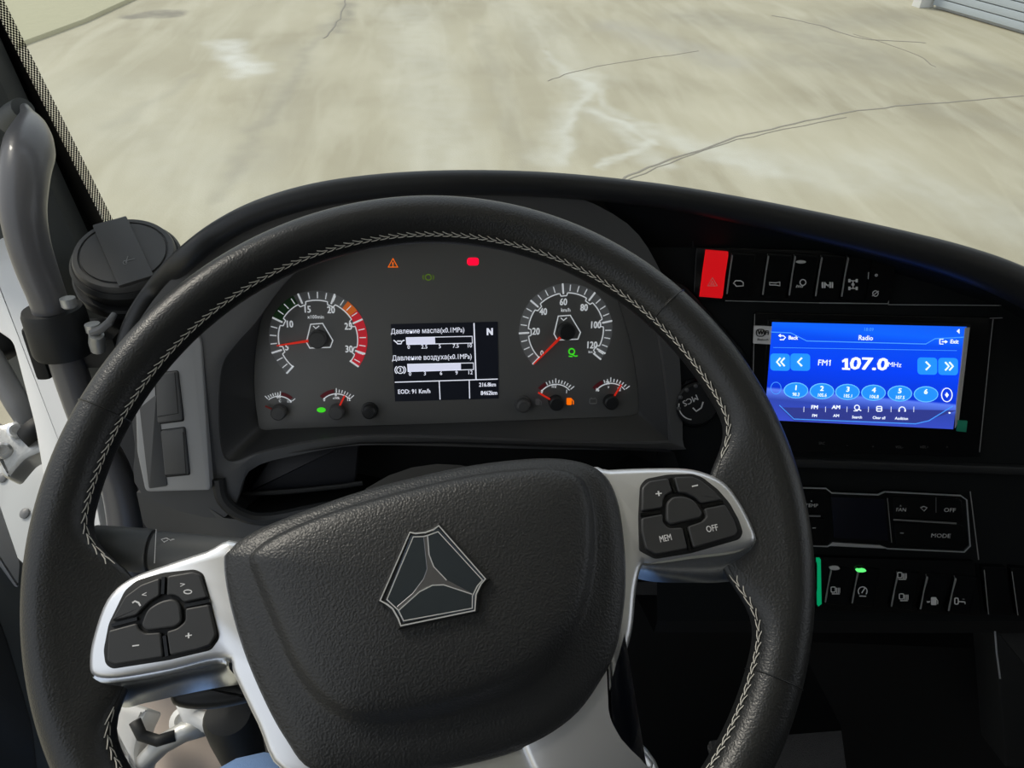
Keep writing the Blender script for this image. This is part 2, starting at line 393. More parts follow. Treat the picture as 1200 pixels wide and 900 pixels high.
for k in range(36):
    if sm is None: sl_ = fin(bm, 'slat', SHUT, wh); sm = sl_
    else: sl_ = sm.copy(); COL.objects.link(sl_); sl_.parent = wh
    sl_.location = (sgn*2.52, .10+k*.112, -.12)
bm = B(); box(bm, (sgn*2.52, 4.7, -.1), (5.0, 1.0, .2)); fin(bm, 'lintel', WALLW, wh)
# ---- windscreen glass, black border with dot fade
F0 = world_fr()
bm = B(); P = L2(FS, [(-4, 10), (127, 268)], 0)
dirp = (P[0]-P[1]).normalized()
topL = P[0]+dirp*.55
bl = P[1]-dirp*.25
prism(bm, [bl, Vector((2.0, bl.y-.02)), Vector((1.9, topL.y)), topL], -.0025, .0025)
o = fin(bm, 'window_1', GLASS, None, fr=FS, kind='structure'); o['label'] = 'clear curved lorry windscreen'
FRIT = mat('black glass border', (.003, .003, .003), .3)
DOTS = bpy.data.materials.new('dotted glass border'); DOTS.use_nodes = True
n = DOTS.node_tree.nodes; l = DOTS.node_tree.links; n.clear()
oo = n.new('ShaderNodeOutputMaterial'); mx = n.new('ShaderNodeMixShader'); tr = n.new('ShaderNodeBsdfTransparent'); df = n.new('ShaderNodeBsdfDiffuse'); df.inputs[0].default_value = (.01, .01, .01, 1)
vo = n.new('ShaderNodeTexVoronoi'); vo.voronoi_dimensions = '2D'; vo.inputs['Scale'].default_value = 380; vo.inputs['Randomness'].default_value = 0
t = n.new('ShaderNodeTexCoord'); gt = n.new('ShaderNodeMath'); gt.operation = 'LESS_THAN'; gt.inputs[1].default_value = .42
mpp = n.new('ShaderNodeMapping'); mpp.inputs['Rotation'].default_value = (0, 0, R(20))
l.new(t.outputs['Object'], mpp.inputs[0]); l.new(mpp.outputs[0], vo.inputs['Vector']); l.new(vo.outputs['Distance'], gt.inputs[0]); l.new(gt.outputs[0], mx.inputs[0]); l.new(tr.outputs[0], mx.inputs[1]); l.new(df.outputs[0], mx.inputs[2]); l.new(mx.outputs[0], oo.inputs[0])
nrm = Vector((-dirp.y, dirp.x))
if nrm.x < 0: nrm = -nrm
def strip(a0, a1, b0, b1, z0, z1, mt, nm):
    bm = B()
    p0 = P[1]-dirp*.25; p1 = P[0]+dirp*.55
    prism(bm, [p0+nrm*a0, p0+nrm*a1, p1+nrm*b1, p1+nrm*b0], z0, z1)
    w = fin(bm, nm, mt, None, fr=FS, kind='structure'); return w
strip(-.03, .0, -.03, .0, .003, .004, FRIT, 'trim_1')
strip(.0, .0125, .0, .0125, .003, .0035, DOTS, 'trim_2')
# ---- A pillar
FP = Fr(FS.o+Vector((0, -.03, 0)), X, FS.n)
bm = B()
pe = [(-8, 62), (32, 130), (66, 190), (99, 262), (130, 335), (150, 420), (60, 470), (20, 300), (-60, 100)]
ed = L2(FP, [(-26, 16), (97, 282), (120, 334)], 0)
d2 = (ed[0]-ed[1]).normalized()
A = [ed[0]+d2*.6, ed[0], ed[1], ed[1]-d2*.35]
rings = []
for p in A:
    rings.append([Vector((p.x, p.y, 0)), Vector((p.x-.002, p.y, .012)), Vector((p.x-.03, p.y, .03)), Vector((p.x-.12, p.y-.01, .045)), Vector((p.x-.16, p.y-.02, .03)), Vector((p.x-.16, p.y-.02, -.05)), Vector((p.x, p.y, -.02))])
loft(bm, rings, True, True, True)
fin(bm, 'trim_3', TRIM, None, fr=FP, kind='structure')['label'] = 'dark grey windscreen pillar trim'
# ---- cab shell around the camera (roof, rear, right side, floor)
def shell(name, c, s, mt=DASH, bev=.01):
    bm = B(); box(bm, (0, 0, 0), s, bev=bev); o = fin(bm, name, mt, None, fr=world_fr(c), kind='structure'); return o
LIN = mat('pale headlining', (.70, .70, .68), .9)
REAR = mat('dark rear trim', (.06, .06, .06), .9)
shell('ceiling', (.65, .05, .66), (2.4, 1.45, .05), LIN)
shell('wall_back', (.65, -.66, -.35), (2.4, .05, 1.9), REAR)
shell('wall_right', (1.86, .1, -.85), (.05, 1.5, .9), BLK)
shell('floor', (.66, .2, -1.33), (2.34, 1.65, .05), CARP)
shell('wall_front', (.66, 1.0, -.95), (2.34, .05, .72), BLK)
# ================================================================ DASHBOARD
FD = world_fr((.15, .62, -.7))
dash = thing('dashboard', 'black wraparound lorry dashboard with a hooded top edge below the windscreen', 'dashboard', FD)
def D(P): return FD.to(P)
def A_(px, py, h): return FA.hit(px, py, h)
def B_(px, py, h): return FB.hit(px, py, h)
# lip curve of the hood (px, py, optical depth)
lip = [(146, 430, .640), (150, 400, .640), (163, 368, .640), (186, 335, .640), (216, 304, .640), (256, 273, .640), (305, 248, .640), (370, 229, .640), (450, 218, .64), (545, 214, .642), (650, 217, .64), (760, 228, .635), (860, 245, .628),
       (960, 266, .62), (1050, 287, .61), (1120, 306, .60), (1180, 328, .59), (1240, 360, .58), (1330, 430, .56)]
def pdep(x, y):
    tt = min(1, max(0, (x-620)/220)); pa = FA.hit(x, y, .055).dot(FW); pb = FB.hit(x, y, .022).dot(FW)
    if x < 200: pa = .655
    return pa*(1-tt)+pb*tt
lip = [(x, y, pdep(x, y)) for x, y, d in lip]
LP = [W(*p) for p in lip]; LPs = catmull(LP, 5, False)
nL = len(LPs)
rad = []
for i in range(nL):
    t = i/(nL-1); rad.append(.0085+.003*t+ .006*max(0, t-.6)/.4)
bm = B(); tube(bm, [D(p) for p in LPs], rad, 14)
fin(bm, 'hood_lip', HOOD, dash)
# top pad : from lip forward, falling away to the windscreen base
bm = B()
rows = []
for k, (dy, dz) in enumerate(((0, .004), (.03, -.012), (.10, -.055), (.22, -.13), (.30, -.22), (.30, -.45))):
    rows.append([D(Vector((p.x*(1+.05*k*0), min(p.y+dy, .885), p.z+dz))) for p in LPs])
loft(bm, rows, False)
fin(bm, 'top_pad', DASH, dash)
# --- cluster opening
opening = [(273, 541, .035), (260, 529, .037), (256, 480, .040), (260, 430, .042), (277, 403, .043), (300, 377, .043), (340, 325, .043), (400, 285, .043), (480, 262, .043), (560, 255, .04), (640, 262, .036), (700, 285, .03), (745, 325, .025), (765, 370, .02), (777, 430, .02), (784, 508, .02), (776, 518, .02), (700, 518, .02), (620, 516, .02), (520, 512, .022), (421, 511, .026), (350, 520, .03), (302, 531, .033)]
face = [(307, 503), (302, 490), (298, 450), (300, 410), (308, 370), (325, 340), (355, 312), (400, 290), (470, 275), (560, 270), (640, 280), (690, 305), (720, 345), (738, 400), (745, 440), (748, 475), (742, 486), (700, 489), (620, 492), (520, 496), (421, 499), (370, 501), (330, 502.5)]
OP = catmull([FD.to(A_(*p)) for p in opening], 4)
FC = catmull([FD.to(A_(x, y, 0)) for x, y in face], 4)
nA = FA.n
OP2 = [p - nA*.004 for p in OP]
bm = B()
mid = [a.lerp(b, .5) - nA*.002 for a, b in zip(OP, FC)]
loft(bm, [FC, [a.lerp(b, .92)-nA*.0 for a, b in zip(OP, FC)], mid, OP2])
fin(bm, 'cluster_recess', mat('recess grey', (.045, .046, .047), .45), dash)
# sheet around the opening (front bezel)
outer = [(262, 607, .035), (166, 578, .037), (158, 520, .040), (152, 470, .042), (150, 430, .043), (158, 385, .043), (210, 318, .045), (300, 257, .045), (450, 224, .05), (545, 220, .05), (650, 223, .048), (735, 262, .030), (775, 320, .025), (790, 370, .020), (797, 430, .019), (800, 515, .018), (796, 527, .018), (700, 527, .018), (620, 526, .018), (520, 523, .02), (421, 522, .024), (350, 533, .028), (292, 552, .031)]
OU = catmull([FD.to(A_(*p)) for p in outer], 4)
bm = B()
r1 = [a.lerp(b, .06)+nA*.0015 for a, b in zip(OP, OU)]
r2 = [a.lerp(b, .16)+nA*.0015 for a, b in zip(OP, OU)]
r3 = [p - nA*.012 for p in OU]
loft(bm, [OP2, [p for p in OP], r1, r2, OU, r3])
fin(bm, 'cluster_surround', GREY, dash, 50)
# left switch panel (lighter), proud of the surround
FL = Fr(FA.hit(205, 490, .046), FA.x, tiltn(0, 23))
def under(o, F): o.matrix_local = dash.matrix_world.inverted() @ F.mat(); return o
bm = B(); pprism(bm, FL, [(158, 470), (190, 405), (222, 372), (236, 400), (247, 575), (170, 577), (160, 530)], -.012, .001, .002, .004); sp = under(fin(bm, 'switch_panel', mat('light grey plastic', (.36, .36, .36), .38), dash, label='light grey side panel with two blank switch inserts'), FL)
for pts in ([(181, 450), (190, 436), (209, 434), (216, 494), (183, 498)], [(186, 504), (217, 500), (223, 557), (192, 560)]):
    bm = B(); pprism(bm, FL, pts, -.002, .0016, .0006, .002); fin(bm, 'blank_insert', BLK, sp)
    cx = sum(p[0] for p in pts)/len(pts); cy = sum(p[1] for p in pts)/len(pts)
    P2 = [(cx+(x-cx)*.9, cy+(y-cy)*.95) for x, y in pts]
    bm = B(); pprism(bm, FL, P2, 0, .0036, .001, .002); fin(bm, 'insert_cover', GREY, sp)
    bm = B(); pl = [(cx+10, cy-24), (cx+13.5, cy+25), (cx-11, cy+27)] if cy > 520 else [(cx+9, cy-26), (cx+13, cy+22), (cx-11, cy+26)]
    pline(bm, FL, pl, 1.2, .0038); fin(bm, 'groove', BLK, sp)
bm = B(); pprism(bm, FL, [(163, 478), (184, 462), (196, 570), (174, 573)], 0, .002, .0008, .002); fin(bm, 'side_recess', GREY, sp)
# --- right fascia : ruled surface from the lip down over plane B
bm = B(); rows = []
top = [(700, 228, .03), (735, 232, .03), (800, 243, .028), (880, 258, .026), (960, 272, .026), (1050, 296, .026), (1120, 318, .03), (1180, 345, .03), (1260, 395, .03), (1330, 440, .03)]
tp = [W(p[0], p[1], pdep(p[0], p[1])) for p in top]
fx = [770, 790, 830, 880, 960, 1050, 1120, 1190, 1260, 1330]
def brow(yv, h, x0=None): return [FB.hit(x, yv, h) if i > 1 else FB.hit(x, yv, h) for i, x in enumerate(fx)]
rows = [tp]
r_b = [FB.hit(x, 560, -.004) for x in fx]
r_a = []
for i, x in enumerate(fx): r_a.append(FB.hit(x if i else 745, max(290, top[i][1]+24), -.002))
rows += [r_a, [FB.hit(x, 420, -.004) for x in fx], r_b, [FB.hit(x, 728, -.004) for x in fx]]
rows = [[D(p) for p in catmull(r, 4, False)] for r in rows]
loft(bm, rows, False)
fin(bm, 'console_fascia', CONS, dash)
# cluster-side fascia strip between opening and console where the round knob sits
bm = B(); pprism(bm, FA, [(772, 330), (800, 330), (880, 420), (905, 560), (790, 560), (786, 520), (782, 430)], .0, .014, .003, .01)
for v in bm.verts: v.co = D(FA.o+FA.x*v.co.x+FA.y*v.co.y+FA.n*v.co.z)
fin(bm, 'knob_fascia', CONS, dash)
# tray below the cluster
bm = B()
f_in = [(265, 548), (302, 536), (421, 520), (520, 520), (700, 526), (790, 530), (800, 560), (740, 600), (500, 612), (400, 592), (320, 607), (280, 602), (258, 575)]
tr0 = [FA.hit(x, y, .03) for x, y in f_in]; c0 = FA.hit(500, 560, -.06)
loft(bm, [[D(p) for p in tr0], [D(p.lerp(c0, .12)-nA*.07) for p in tr0]], True, False, True)
fin(bm, 'tray_recess', BLK, dash)
FT = Fr(FA.hit(360, 550, .0), X, tiltn(0, 28))
bm = B(); pprism(bm, FT, [(322, 528), (421, 512), (416, 566), (290, 578)], -.01, .004, .002, .003)
for v in bm.verts: v.co = D(FT.o+FT.x*v.co.x+FT.y*v.co.y+FT.n*v.co.z)
fin(bm, 'tray_door', mat('blue black plastic', (.016, .017, .022), .5), dash)
bm = B(); tube(bm, [D(FA.hit(x, y, .012)) for x, y in ((285, 579), (340, 576), (400, 570), (425, 566))], .0025, 8); fin(bm, 'tray_edge', HOOD, dash)
bm = B(); fp = [(112, 500), (122, 430), (168, 385), (200, 420), (200, 570), (290, 615), (300, 780), (268, 770), (180, 690), (128, 640)]
loft(bm, [[D(W(x, y, .80)) for x, y in fp], [D(W(x, y, .83)) for x, y in fp]], True, True, True); fin(bm, 'dark_gap_filler', BLK, dash)  # black filler sheet put in for the dark gap at the dash end
# lower knee panel
bm = B()
kt = [(160, 577, .036), (200, 578, .036), (240, 592, .036), (262, 607, .036), (290, 610, .034), (330, 609, .032), (400, 596, .030), (520, 600, .028)]
T = [FA.hit(*p) for p in kt]
loft(bm, [[D(p-nA*.02) for p in T], [D(p) for p in T], [D(p+Vector((0, -.008, -.03))) for p in T], [D(p+Vector((0, .02, -.13))) for p in T], [D(p+Vector((.0, .08, -.2))) for p in T]], False)
fin(bm, 'knee_panel', GREY, dash)
bm = B(); tube(bm, [D(p+nA*.001) for p in catmull([FA.hit(*p) for p in ((256, 560, .036), (262, 585, .036), (285, 603, .035), (320, 607, .033), (400, 592, .031), (500, 590, .03))], 4, False)], .006, 10); fin(bm, 'tray_rim', HOOD, dash)
# lower centre console under the switches
bm = B()
r0 = [FB.hit(x, 728, -.004) for x in fx]
loft(bm, [[D(p) for p in r0], [D(p+Vector((0, -.0, -.02))) for p in r0], [D(p+Vector((0, .07, -.05))) for p in r0], [D(p+Vector((0, .13, -.3))) for p in r0], [D(p+Vector((0, .13, -.62))) for p in r0]], False)
fin(bm, 'lower_console', BLK, dash)
FCN = Fr(FB.hit(1185, 780, -.02), FB.x, FB.n)
bm = B(); pprism(bm, FCN, [(1166, 738), (1290, 742), (1300, 900), (1178, 900), (1171, 800)], -.05, .0, .003, .004)
for v in bm.verts: v.co = D(FCN.o+FCN.x*v.co.x+FCN.y*v.co.y+FCN.n*v.co.z)
fin(bm, 'console_pocket', DASH, dash)
bm = B(); tube(bm, [D(FB.hit(x, y, .000)) for x, y in ((1166, 740), (1168, 765), (1172, 795))], .0009, 6); fin(bm, 'bright_edge', SIL, dash)
bm = B(); tube(bm, [D(FB.hit(x, y, .003)) for x, y in ((812, 262), (812, 290))], .0006, 6); fin(bm, 'seam', BLK, dash)
# crease ledge under the radio, down towards the right
bm = B(); pprism(bm, FB, [(925, 538), (1330, 552), (1330, 562), (925, 548)], -.006, .003, .002)
for v in bm.verts: v.co = D(FB.o+FB.x*v.co.x+FB.y*v.co.y+FB.n*v.co.z)
fin(bm, 'console_ledge', DASH, dash)
# tunnel / engine cover sloping in the dark on the right
bm = B()
loft(bm, [[D(W(x, y, d)) for x, y, d in ((935, 752, .86), (1100, 758, .86), (1330, 770, .86))], [D(W(x, y, d)) for x, y, d in ((985, 850, .93), (1100, 870, .93), (1330, 900, .93))], [D(W(x, y, d)) for x, y, d in ((1005, 1000, 1.05), (1060, 1050, 1.05), (1330, 1100, 1.05))]], False)
fin(bm, 'tunnel_cover', BLK, dash)
bm = B(); pprism(bm, GZ, [(0, 0), (1, 0), (1, 1)], 0, .001) if False else None
FM = world_fr(tuple(W(950, 905, 1.05)))
bm = B(); box(bm, (0, 0, 0), (.26, .10, .02), bev=.005); o = fin(bm, 'floor_mat', mat('lit speckled carpet', (.16, .155, .15), 1, bump=('noise', 500, 1, .004)), None, fr=FM); o['label'] = 'speckled dark grey carpet mat on the floor right of the steering wheel'; o['category'] = 'mat'  # lit patch of the floor carpet, its light put into a paler colour

# ================================================================ INSTRUMENT CLUSTER
FK = FA.at(525, 400)
cl = thing('instrument_cluster', 'dark grey instrument cluster with two round dials, four small gauges and a lit display', 'gauge cluster', FK)
bm = B()
P = [FK.to(FA.hit(x, y, 0)) for x, y in face]; P = catmull([(p.x, p.y, 0) for p in P], 4)
prism(bm, P, -.012, .0006, .0004); fin(bm, 'face_plate', FACE, cl)
H = .0010
def arc(c, r0, r1, a0, a1, h0, h1, bm, n=None):
    n = n or max(2, int(abs(a1-a0)/4))
    A = [(c.x+r0*math.cos(R(a0+(a1-a0)*k/n)), c.y+r0*math.sin(R(a0+(a1-a0)*k/n))) for k in range(n+1)]
    C = [(c.x+r1*math.cos(R(a0+(a1-a0)*k/n)), c.y+r1*math.sin(R(a0+(a1-a0)*k/n))) for k in range(n, -1, -1)]
    prism(bm, A+C, h0, h1)
def tick(bm, c, a, r0, r1, w, h): 
    d = Vector((math.cos(R(a)), math.sin(R(a)))); stroke(bm, [Vector((c.x, c.y))+d*r0, Vector((c.x, c.y))+d*r1], w, h-.0004, h)
def pt(c, a, r): return (c.x+r*math.cos(R(a)), c.y+r*math.sin(R(a)))
def dial(name, cx, cy, rpx, amajor, a0, a1, sub, zones, needle, nlen, nums, unit, numr=.68):
    c = FK.l(cx, cy, H); k = sc(FK, cx, cy, H); r = rpx*k
    bm = B(); arc(c, r*.80, r*.995, a0, a1, H-.0006, H-.0002, bm)
    d = fin(bm, name, CELL, cl)
    for (z0, z1, mt, nm) in zones:
        bm = B(); arc(c, r*.80, r, z0, z1, H-.0004, H, bm); fin(bm, nm, mt, d)
    bm = B()
    for a in amajor: tick(bm, c, a, r*.78, r*1.0, r*.035, H+.0004)
    step = (amajor[1]-amajor[0])/sub
    a = amajor[0]-step
    while a < a0+.5: 
        if a > a1: pass
        a -= step
    a = amajor[0]
    tt = [amajor[0]+step*i for i in range(-8, sub*len(amajor)+8)]
    for a in tt:
        if a1-.5 <= a <= a0+.5 and min(abs(a-q) for q in amajor) > 1: tick(bm, c, a, r*.84, r*.97, r*.018, H+.0003)
    tick(bm, c, a0, r*.78, r, r*.035, H+.0004); tick(bm, c, a1, r*.78, r, r*.035, H+.0004)
    # inner line with cups at the majors
    pts = []
    a = a0; ms = sorted(amajor, reverse=True)
    while a >= a1:
        near = [q for q in ms if abs(a-q) < 5.5]
        pts.append(pt(c, a, r*(.80-(.06 if near else 0)))); a -= 1.5
    stroke(bm, pts, r*.022, H, H+.0004)
    fin(bm, 'scale_marks', PRW, d)
    bm = B()
    for a, s_ in zip(amajor, nums):
        q = pt(c, a, r*numr); px = cx+(q[0]-c.x)/k; py = cy-(q[1]-c.y)/k*.95
        text(bm, FK, s_, px, py, 8.0 if rpx > 40 else 4, H+.0002, bold=.02, wide=.78)
    for (s_, x, y, hp) in unit: text(bm, FK, s_, x, y, hp, H+.0002, bold=.01, wide=.9)
    fin(bm, 'numerals', PRW, d)
    # hexagonal trim around the hub
    bm = B(); hx = [(-9, -17), (5, -18), (17, 2), (14, 10), (-10, 11), (-14, 4)]
    pline(bm, FK, [(cx+x, cy+y) for x, y in hx], 1.4, H+.0002, True); 
    pline(bm, FK, [(cx-6, cy-15), (cx-3, cy-12), (cx+1, cy-15)], 1.2, H+.0002)
    fin(bm, 'hub_trim', PRW, d)
    bm = B(); lathe(bm, [(r*.19, 0), (r*.18, .006), (r*.15, .0075), (1e-7, .0078)], 24, (c.x, c.y, H)); fin(bm, 'needle_cap', HOOD if rpx < 57 else GREY, d)
    bm = B(); n0 = pt(c, needle, r*.16); n1 = pt(c, needle, r*nlen); dd = (Vector(n1)-Vector(n0)).normalized(); nn = Vector((-dd.y, dd.x))
    prism(bm, [Vector(n0)+nn*.0012, Vector(n0)-nn*.0012, Vector(n1)-nn*.0005, Vector(n1)+nn*.0005], .0035, .0045); fin(bm, 'needle', NDL, d)
    return d
dial('tachometer', 373, 397, 58, [196, 152.5, 110, 67, 23, -20], 226, -38, 4, [(152, 116, CGRN, 'green_zone'), (50, 35, CORG, 'orange_zone'), (35, -38, CRED, 'red_zone')],
     187.7, .84, ['5', '10', '15', '20', '25', '30'], [('x100min', 370, 371.5, 4.2)], .66)
dial('speedometer', 663.3, 387.5, 55, [182, 139, 95, 53, 11, -31], 225, -40, 4, [], 225, .98, ['20', '40', '60', '80', '100', '120'], [('km/h', 663, 363.5, 4.4), ('km', 692, 412.5, 3), ('0', 635, 414, 6)], .64)
def small(name, cx, cy, rpx, a0, a1, red, needle, nlen, lab, capm, ncol=NDL):
    c = FK.l(cx, cy, H); k = sc(FK, cx, cy, H); r = rpx*k
    bm = B(); arc(c, r*.76, r*.80, a0, a1, H-.0004, H+.0002, bm)
    N = 12
    for i in range(N+1):
        a = a0+(a1-a0)*i/N
        if red and min(red) <= a <= max(red): continue
        tick(bm, c, a, r*.84, r*(1.04 if i in (0, 6, 12) else .98), r*.035, H+.0002)
    for s_, x, y, hp in lab: text(bm, FK, s_, x, y, hp, H+.0002, bold=.02, wide=.8)
    d = fin(bm, name, PRW, cl)
    if red: bm = B(); arc(c, r*.83, r*.99, red[0], red[1], H-.0004, H, bm); fin(bm, 'red_zone', DRED, d)
    bm = B(); lathe(bm, [(.0072, 0), (.0068, .007), (.0055, .0085), (1e-7, .0088)], 20, (c.x, c.y, H)); fin(bm, 'needle_cap', capm, d)
    bm = B(); stroke(bm, [pt(c, needle, .006), pt(c, needle, r*nlen)], .0015, .0032, .0042); fin(bm, 'needle', ncol, d)
small('temperature_gauge', 327.5, 482, 24, 128, 38, (80, 45), 152, .72, [('60', 326.5, 465, 4), ('C', 328, 470, 3), ('110', 339, 470.5, 3)], GREY, mat('shaded needle', (.35, .03, .02), .6))
small('air_pressure_gauge', 395, 481.5, 27, 135, 42, (135, 95), 62, .82, [('6', 393.5, 462.5, 4.2), ('x100k', 394, 466.5, 2.6), ('0', 380, 468.5, 4), ('12', 408.5, 468, 4)], GREY)
small('fuel_gauge', 651, 471, 27, 140, 40, (140, 118), 148, .9, [('1/2', 649, 452.5, 4.2), ('0', 635, 459, 4), ('1', 664, 459, 4)], HOOD)
small('voltage_gauge', 715, 470, 27, 142, 38, (142, 112), 60, .86, [('24', 712, 449, 4), ('V', 713, 454, 2.6), ('16', 700, 457, 4), ('32', 725.5, 456.5, 4)], HOOD)
for (x, y, mt, rr) in ((433.4, 480.5, HOOD, .0065), (612.5, 473, GREY, .0068)):
    c = FK.l(x, y, 0); bm = B(); lathe(bm, [(rr*1.25, .0002), (rr*1.2, .0016), (rr, .002), (rr*.95, .009), (rr*.7, .0105), (1e-7, .0108)], 20, (c.x, c.y, 0)); fin(bm, 'trip_knob', mt, cl)
# warning lamps
bm = B(); pline(bm, FK, [(460.5, 303), (466, 313), (455, 313)], 1.4, H, True); text(bm, FK, '!', 460.5, 310, 5, H, bold=.03); fin(bm, 'orange_warning_lamp', LAMPO, cl)
bm = B(); ppoly(bm, FK, rrect(547.5, 302, 561, 311, 3), H); fin(bm, 'red_warning_lamp', LAMPR, cl)
bm = B(); pline(bm, FK, circ(502, 325, 3.4), 1.2, H, True); pline(bm, FK, [(496.5, 322), (495.5, 325), (496.5, 328)], 1, H); pline(bm, FK, [(507.5, 322), (508.5, 325), (507.5, 328)], 1, H); fin(bm, 'green_warning_lamp', LAMPD, cl)
bm = B(); pline(bm, FK, circ(670, 412, 3.3), 1.5, H, True); pline(bm, FK, [(670, 415), (674, 417.5), (677, 417)], 1.4, H); pline(bm, FK, [(666.5, 417.5), (671, 418)], 1.2, H); fin(bm, 'glow_lamp', LAMPG, cl)
bm = B(); ppoly(bm, FK, circ(376.5, 480.5, 5.3, 3), H); fin(bm, 'brake_air_lamp', LAMPG, cl)
bm = B(); ppoly(bm, FK, rrect(664, 466.5, 670, 474.5, 1), H); pline(bm, FK, [(670, 468), (672, 470), (672, 474)], 1, H); fin(bm, 'fuel_lamp', LAMPO, cl)
bm = B(); ppoly(bm, FK, rrect(627.5, 467.5, 632.5, 475, 1), H); pline(bm, FK, [(632.5, 469), (634.5, 471), (634, 475)], .9, H); pline(bm, FK, rrect(691, 467.5, 699, 473, 1), 1.1, H, True); pline(bm, FK, [(692.5, 466.5), (694, 466.5)], 1, H); pline(bm, FK, [(696.5, 466.5), (698, 466.5)], 1, H); fin(bm, 'symbol_print', DWH, cl)
# display
bm = B(); ppoly(bm, FK, [(458, 380), (583, 377), (584.5, 467), (463, 470.5)], .0012, .0014); lcd = fin(bm, 'display', LCDB, cl)
bm = B(); h = .0015; d_ = (1, -.024)
def cl2(x, y): return (440+x/7.5, 360+y/7.5)
text(bm, FK, 'Давление масла(x0.1MPa)', *cl2(460, 208), 5.8, h, d_, .006, .84)
text(bm, FK, 'Давление воздуха(x0.1MPa)', *cl2(498, 442), 5.8, h, d_, .006, .84)
pline(bm, FK, [cl2(*p) for p in ((270, 268), (850, 256), (852, 316), (275, 328))], 1.2, h, True)
pline(bm, FK, [cl2(*p) for p in ((282, 502), (860, 490), (862, 548), (287, 566))], 1.2, h, True)
for s_, x in (('0', 292), ('2.5', 430), ('5', 566), ('7.5', 706), ('10', 826)): text(bm, FK, s_, *cl2(x, 352-(x-292)*.024), 4.5, h, d_, .012, .95)
for s_, x in (('0', 304), ('3', 434), ('6', 576), ('9', 713), ('12', 832)): text(bm, FK, s_, *cl2(x, 588-(x-292)*.024), 4.5, h, d_, .012, .95)
pline(bm, FK, [cl2(866, 140), cl2(884, 634)], 1.5, h); pline(bm, FK, [cl2(170, 660), cl2(1075, 632)], 1.1, h); pline(bm, FK, [cl2(560, 652), cl2(568, 812)], 1.1, h); pline(bm, FK, [cl2(824, 645), cl2(828, 803)], 1.1, h)
text(bm, FK, 'N', *cl2(1005, 218), 8, h, d_, .04, .85)
text(bm, FK, 'EOD: 91 Km/h', *cl2(340, 742), 5, h, d_, .015, .85); text(bm, FK, '216.8km', *cl2(985, 682), 4.6, h, d_, .02, .85); text(bm, FK, '8462km', *cl2(998, 755), 4.8, h, d_, .02, .85)
pline(bm, FK, [cl2(*p) for p in ((160, 290), (185, 310), (195, 322), (225, 322), (232, 300), (255, 290))], 1.4, h); pline(bm, FK, [cl2(190, 298), cl2(225, 298)], 1.3, h)
pline(bm, FK, circ(*cl2(218, 552), 4.2, 4), 1.1, h, True); text(bm, FK, '2', *cl2(218, 552), 4, h, d_, .02); pline(bm, FK, circ(*cl2(218, 552), 6.3, 5.5, 130, 230), 1.1, h); pline(bm, FK, circ(*cl2(218, 552), 6.3, 5.5, -50, 50), 1.1, h)
fin(bm, 'display_text', LCDW, lcd)
bm = B(); ppoly(bm, FK, [cl2(*p) for p in ((272, 270), (522, 264), (526, 322), (276, 328))], h); ppoly(bm, FK, [cl2(*p) for p in ((284, 504), (750, 494), (752, 552), (288, 566))], h); fin(bm, 'bar_graph', LCDL, lcd)
# ================================================================ RADIO HEAD UNIT
FR_ = FB.at(1015, 440)
rad_ = thing('radio_head_unit', 'black touchscreen radio with a bright blue screen tuned to 107.0', 'radio', FR_)
bm = B(); pprism(bm, FR_, [(884, 366), (1163, 372), (1149, 536), (873, 528)], -.012, .0006, .0006, .003); fin(bm, 'housing', GLOSS, rad_)
for a_ in ([(884.5, 368), (882, 460)], [(1164, 374), (1161, 400), (1148, 530)], [(1160, 373), (1175, 372.5)]): bm = B(); pline(bm, FR_, a_, .9, .001); fin(bm, 'edge_line', DWH, rad_)
bm = B(); pprism(bm, FR_, [(900, 374), (1138, 379), (1121, 508), (892, 493)], 0, .0028, .0008, .002); fin(bm, 'screen_frame', GLOSS, rad_)
bm = B(); pprism(bm, FR_, [(1131, 384), (1137, 384), (1124, 494), (1119.5, 502), (1121, 470), (1127, 420)], .0026, .0042, .0006); fin(bm, 'silver_edge', mat('highlight silver edge', (.62, .60, .57), .35, .2), rad_)  # highlight along the bezel's silver edge put into the pale colour
q = [(905, 377.5), (1133, 383), (1117, 503), (896, 492)]
BGM = bpy.data.materials.new('blue screen background'); BGM.use_nodes = True
n = BGM.node_tree.nodes; l = BGM.node_tree.links; b_ = n['Principled BSDF']; b_.inputs['Base Color'].default_value = (.002, .01, .06, 1); b_.inputs['Roughness'].default_value = .2
t = n.new('ShaderNodeTexCoord'); s3 = n.new('ShaderNodeSeparateXYZ'); rp = n.new('ShaderNodeValToRGB'); l.new(t.outputs['Generated'], s3.inputs[0]); l.new(s3.outputs['Y'], rp.inputs[0])
e = rp.color_ramp.elements; e[0].position = 0; e[0].color = (.04, .07, .55, 1); e[1].position = 1; e[1].color = (.006, .10, .80, 1)
for p_, c_ in ((.20, (.03, .06, .40, 1)), (.29, (.10, .20, .85, 1)), (.31, (.003, .035, .62, 1)), (.55, (.002, .05, .86, 1)), (.80, (.003, .07, .82, 1)), (.88, (.005, .12, .95, 1))):
    x = e.new(p_); x.color = c_
l.new(rp.outputs[0], b_.inputs['Emission Color']); b_.inputs['Emission Strength'].default_value = 1.0
h = .0034
bm = B(); ppoly(bm, FR_, q, h, .0008); scr = fin(bm, 'screen', BGM, rad_)
def c2(x, y): return (870+x/4.138, 365+y/4.138)
h2, h3, h4 = .0038, .0042, .0046; d2_ = (1, .03)
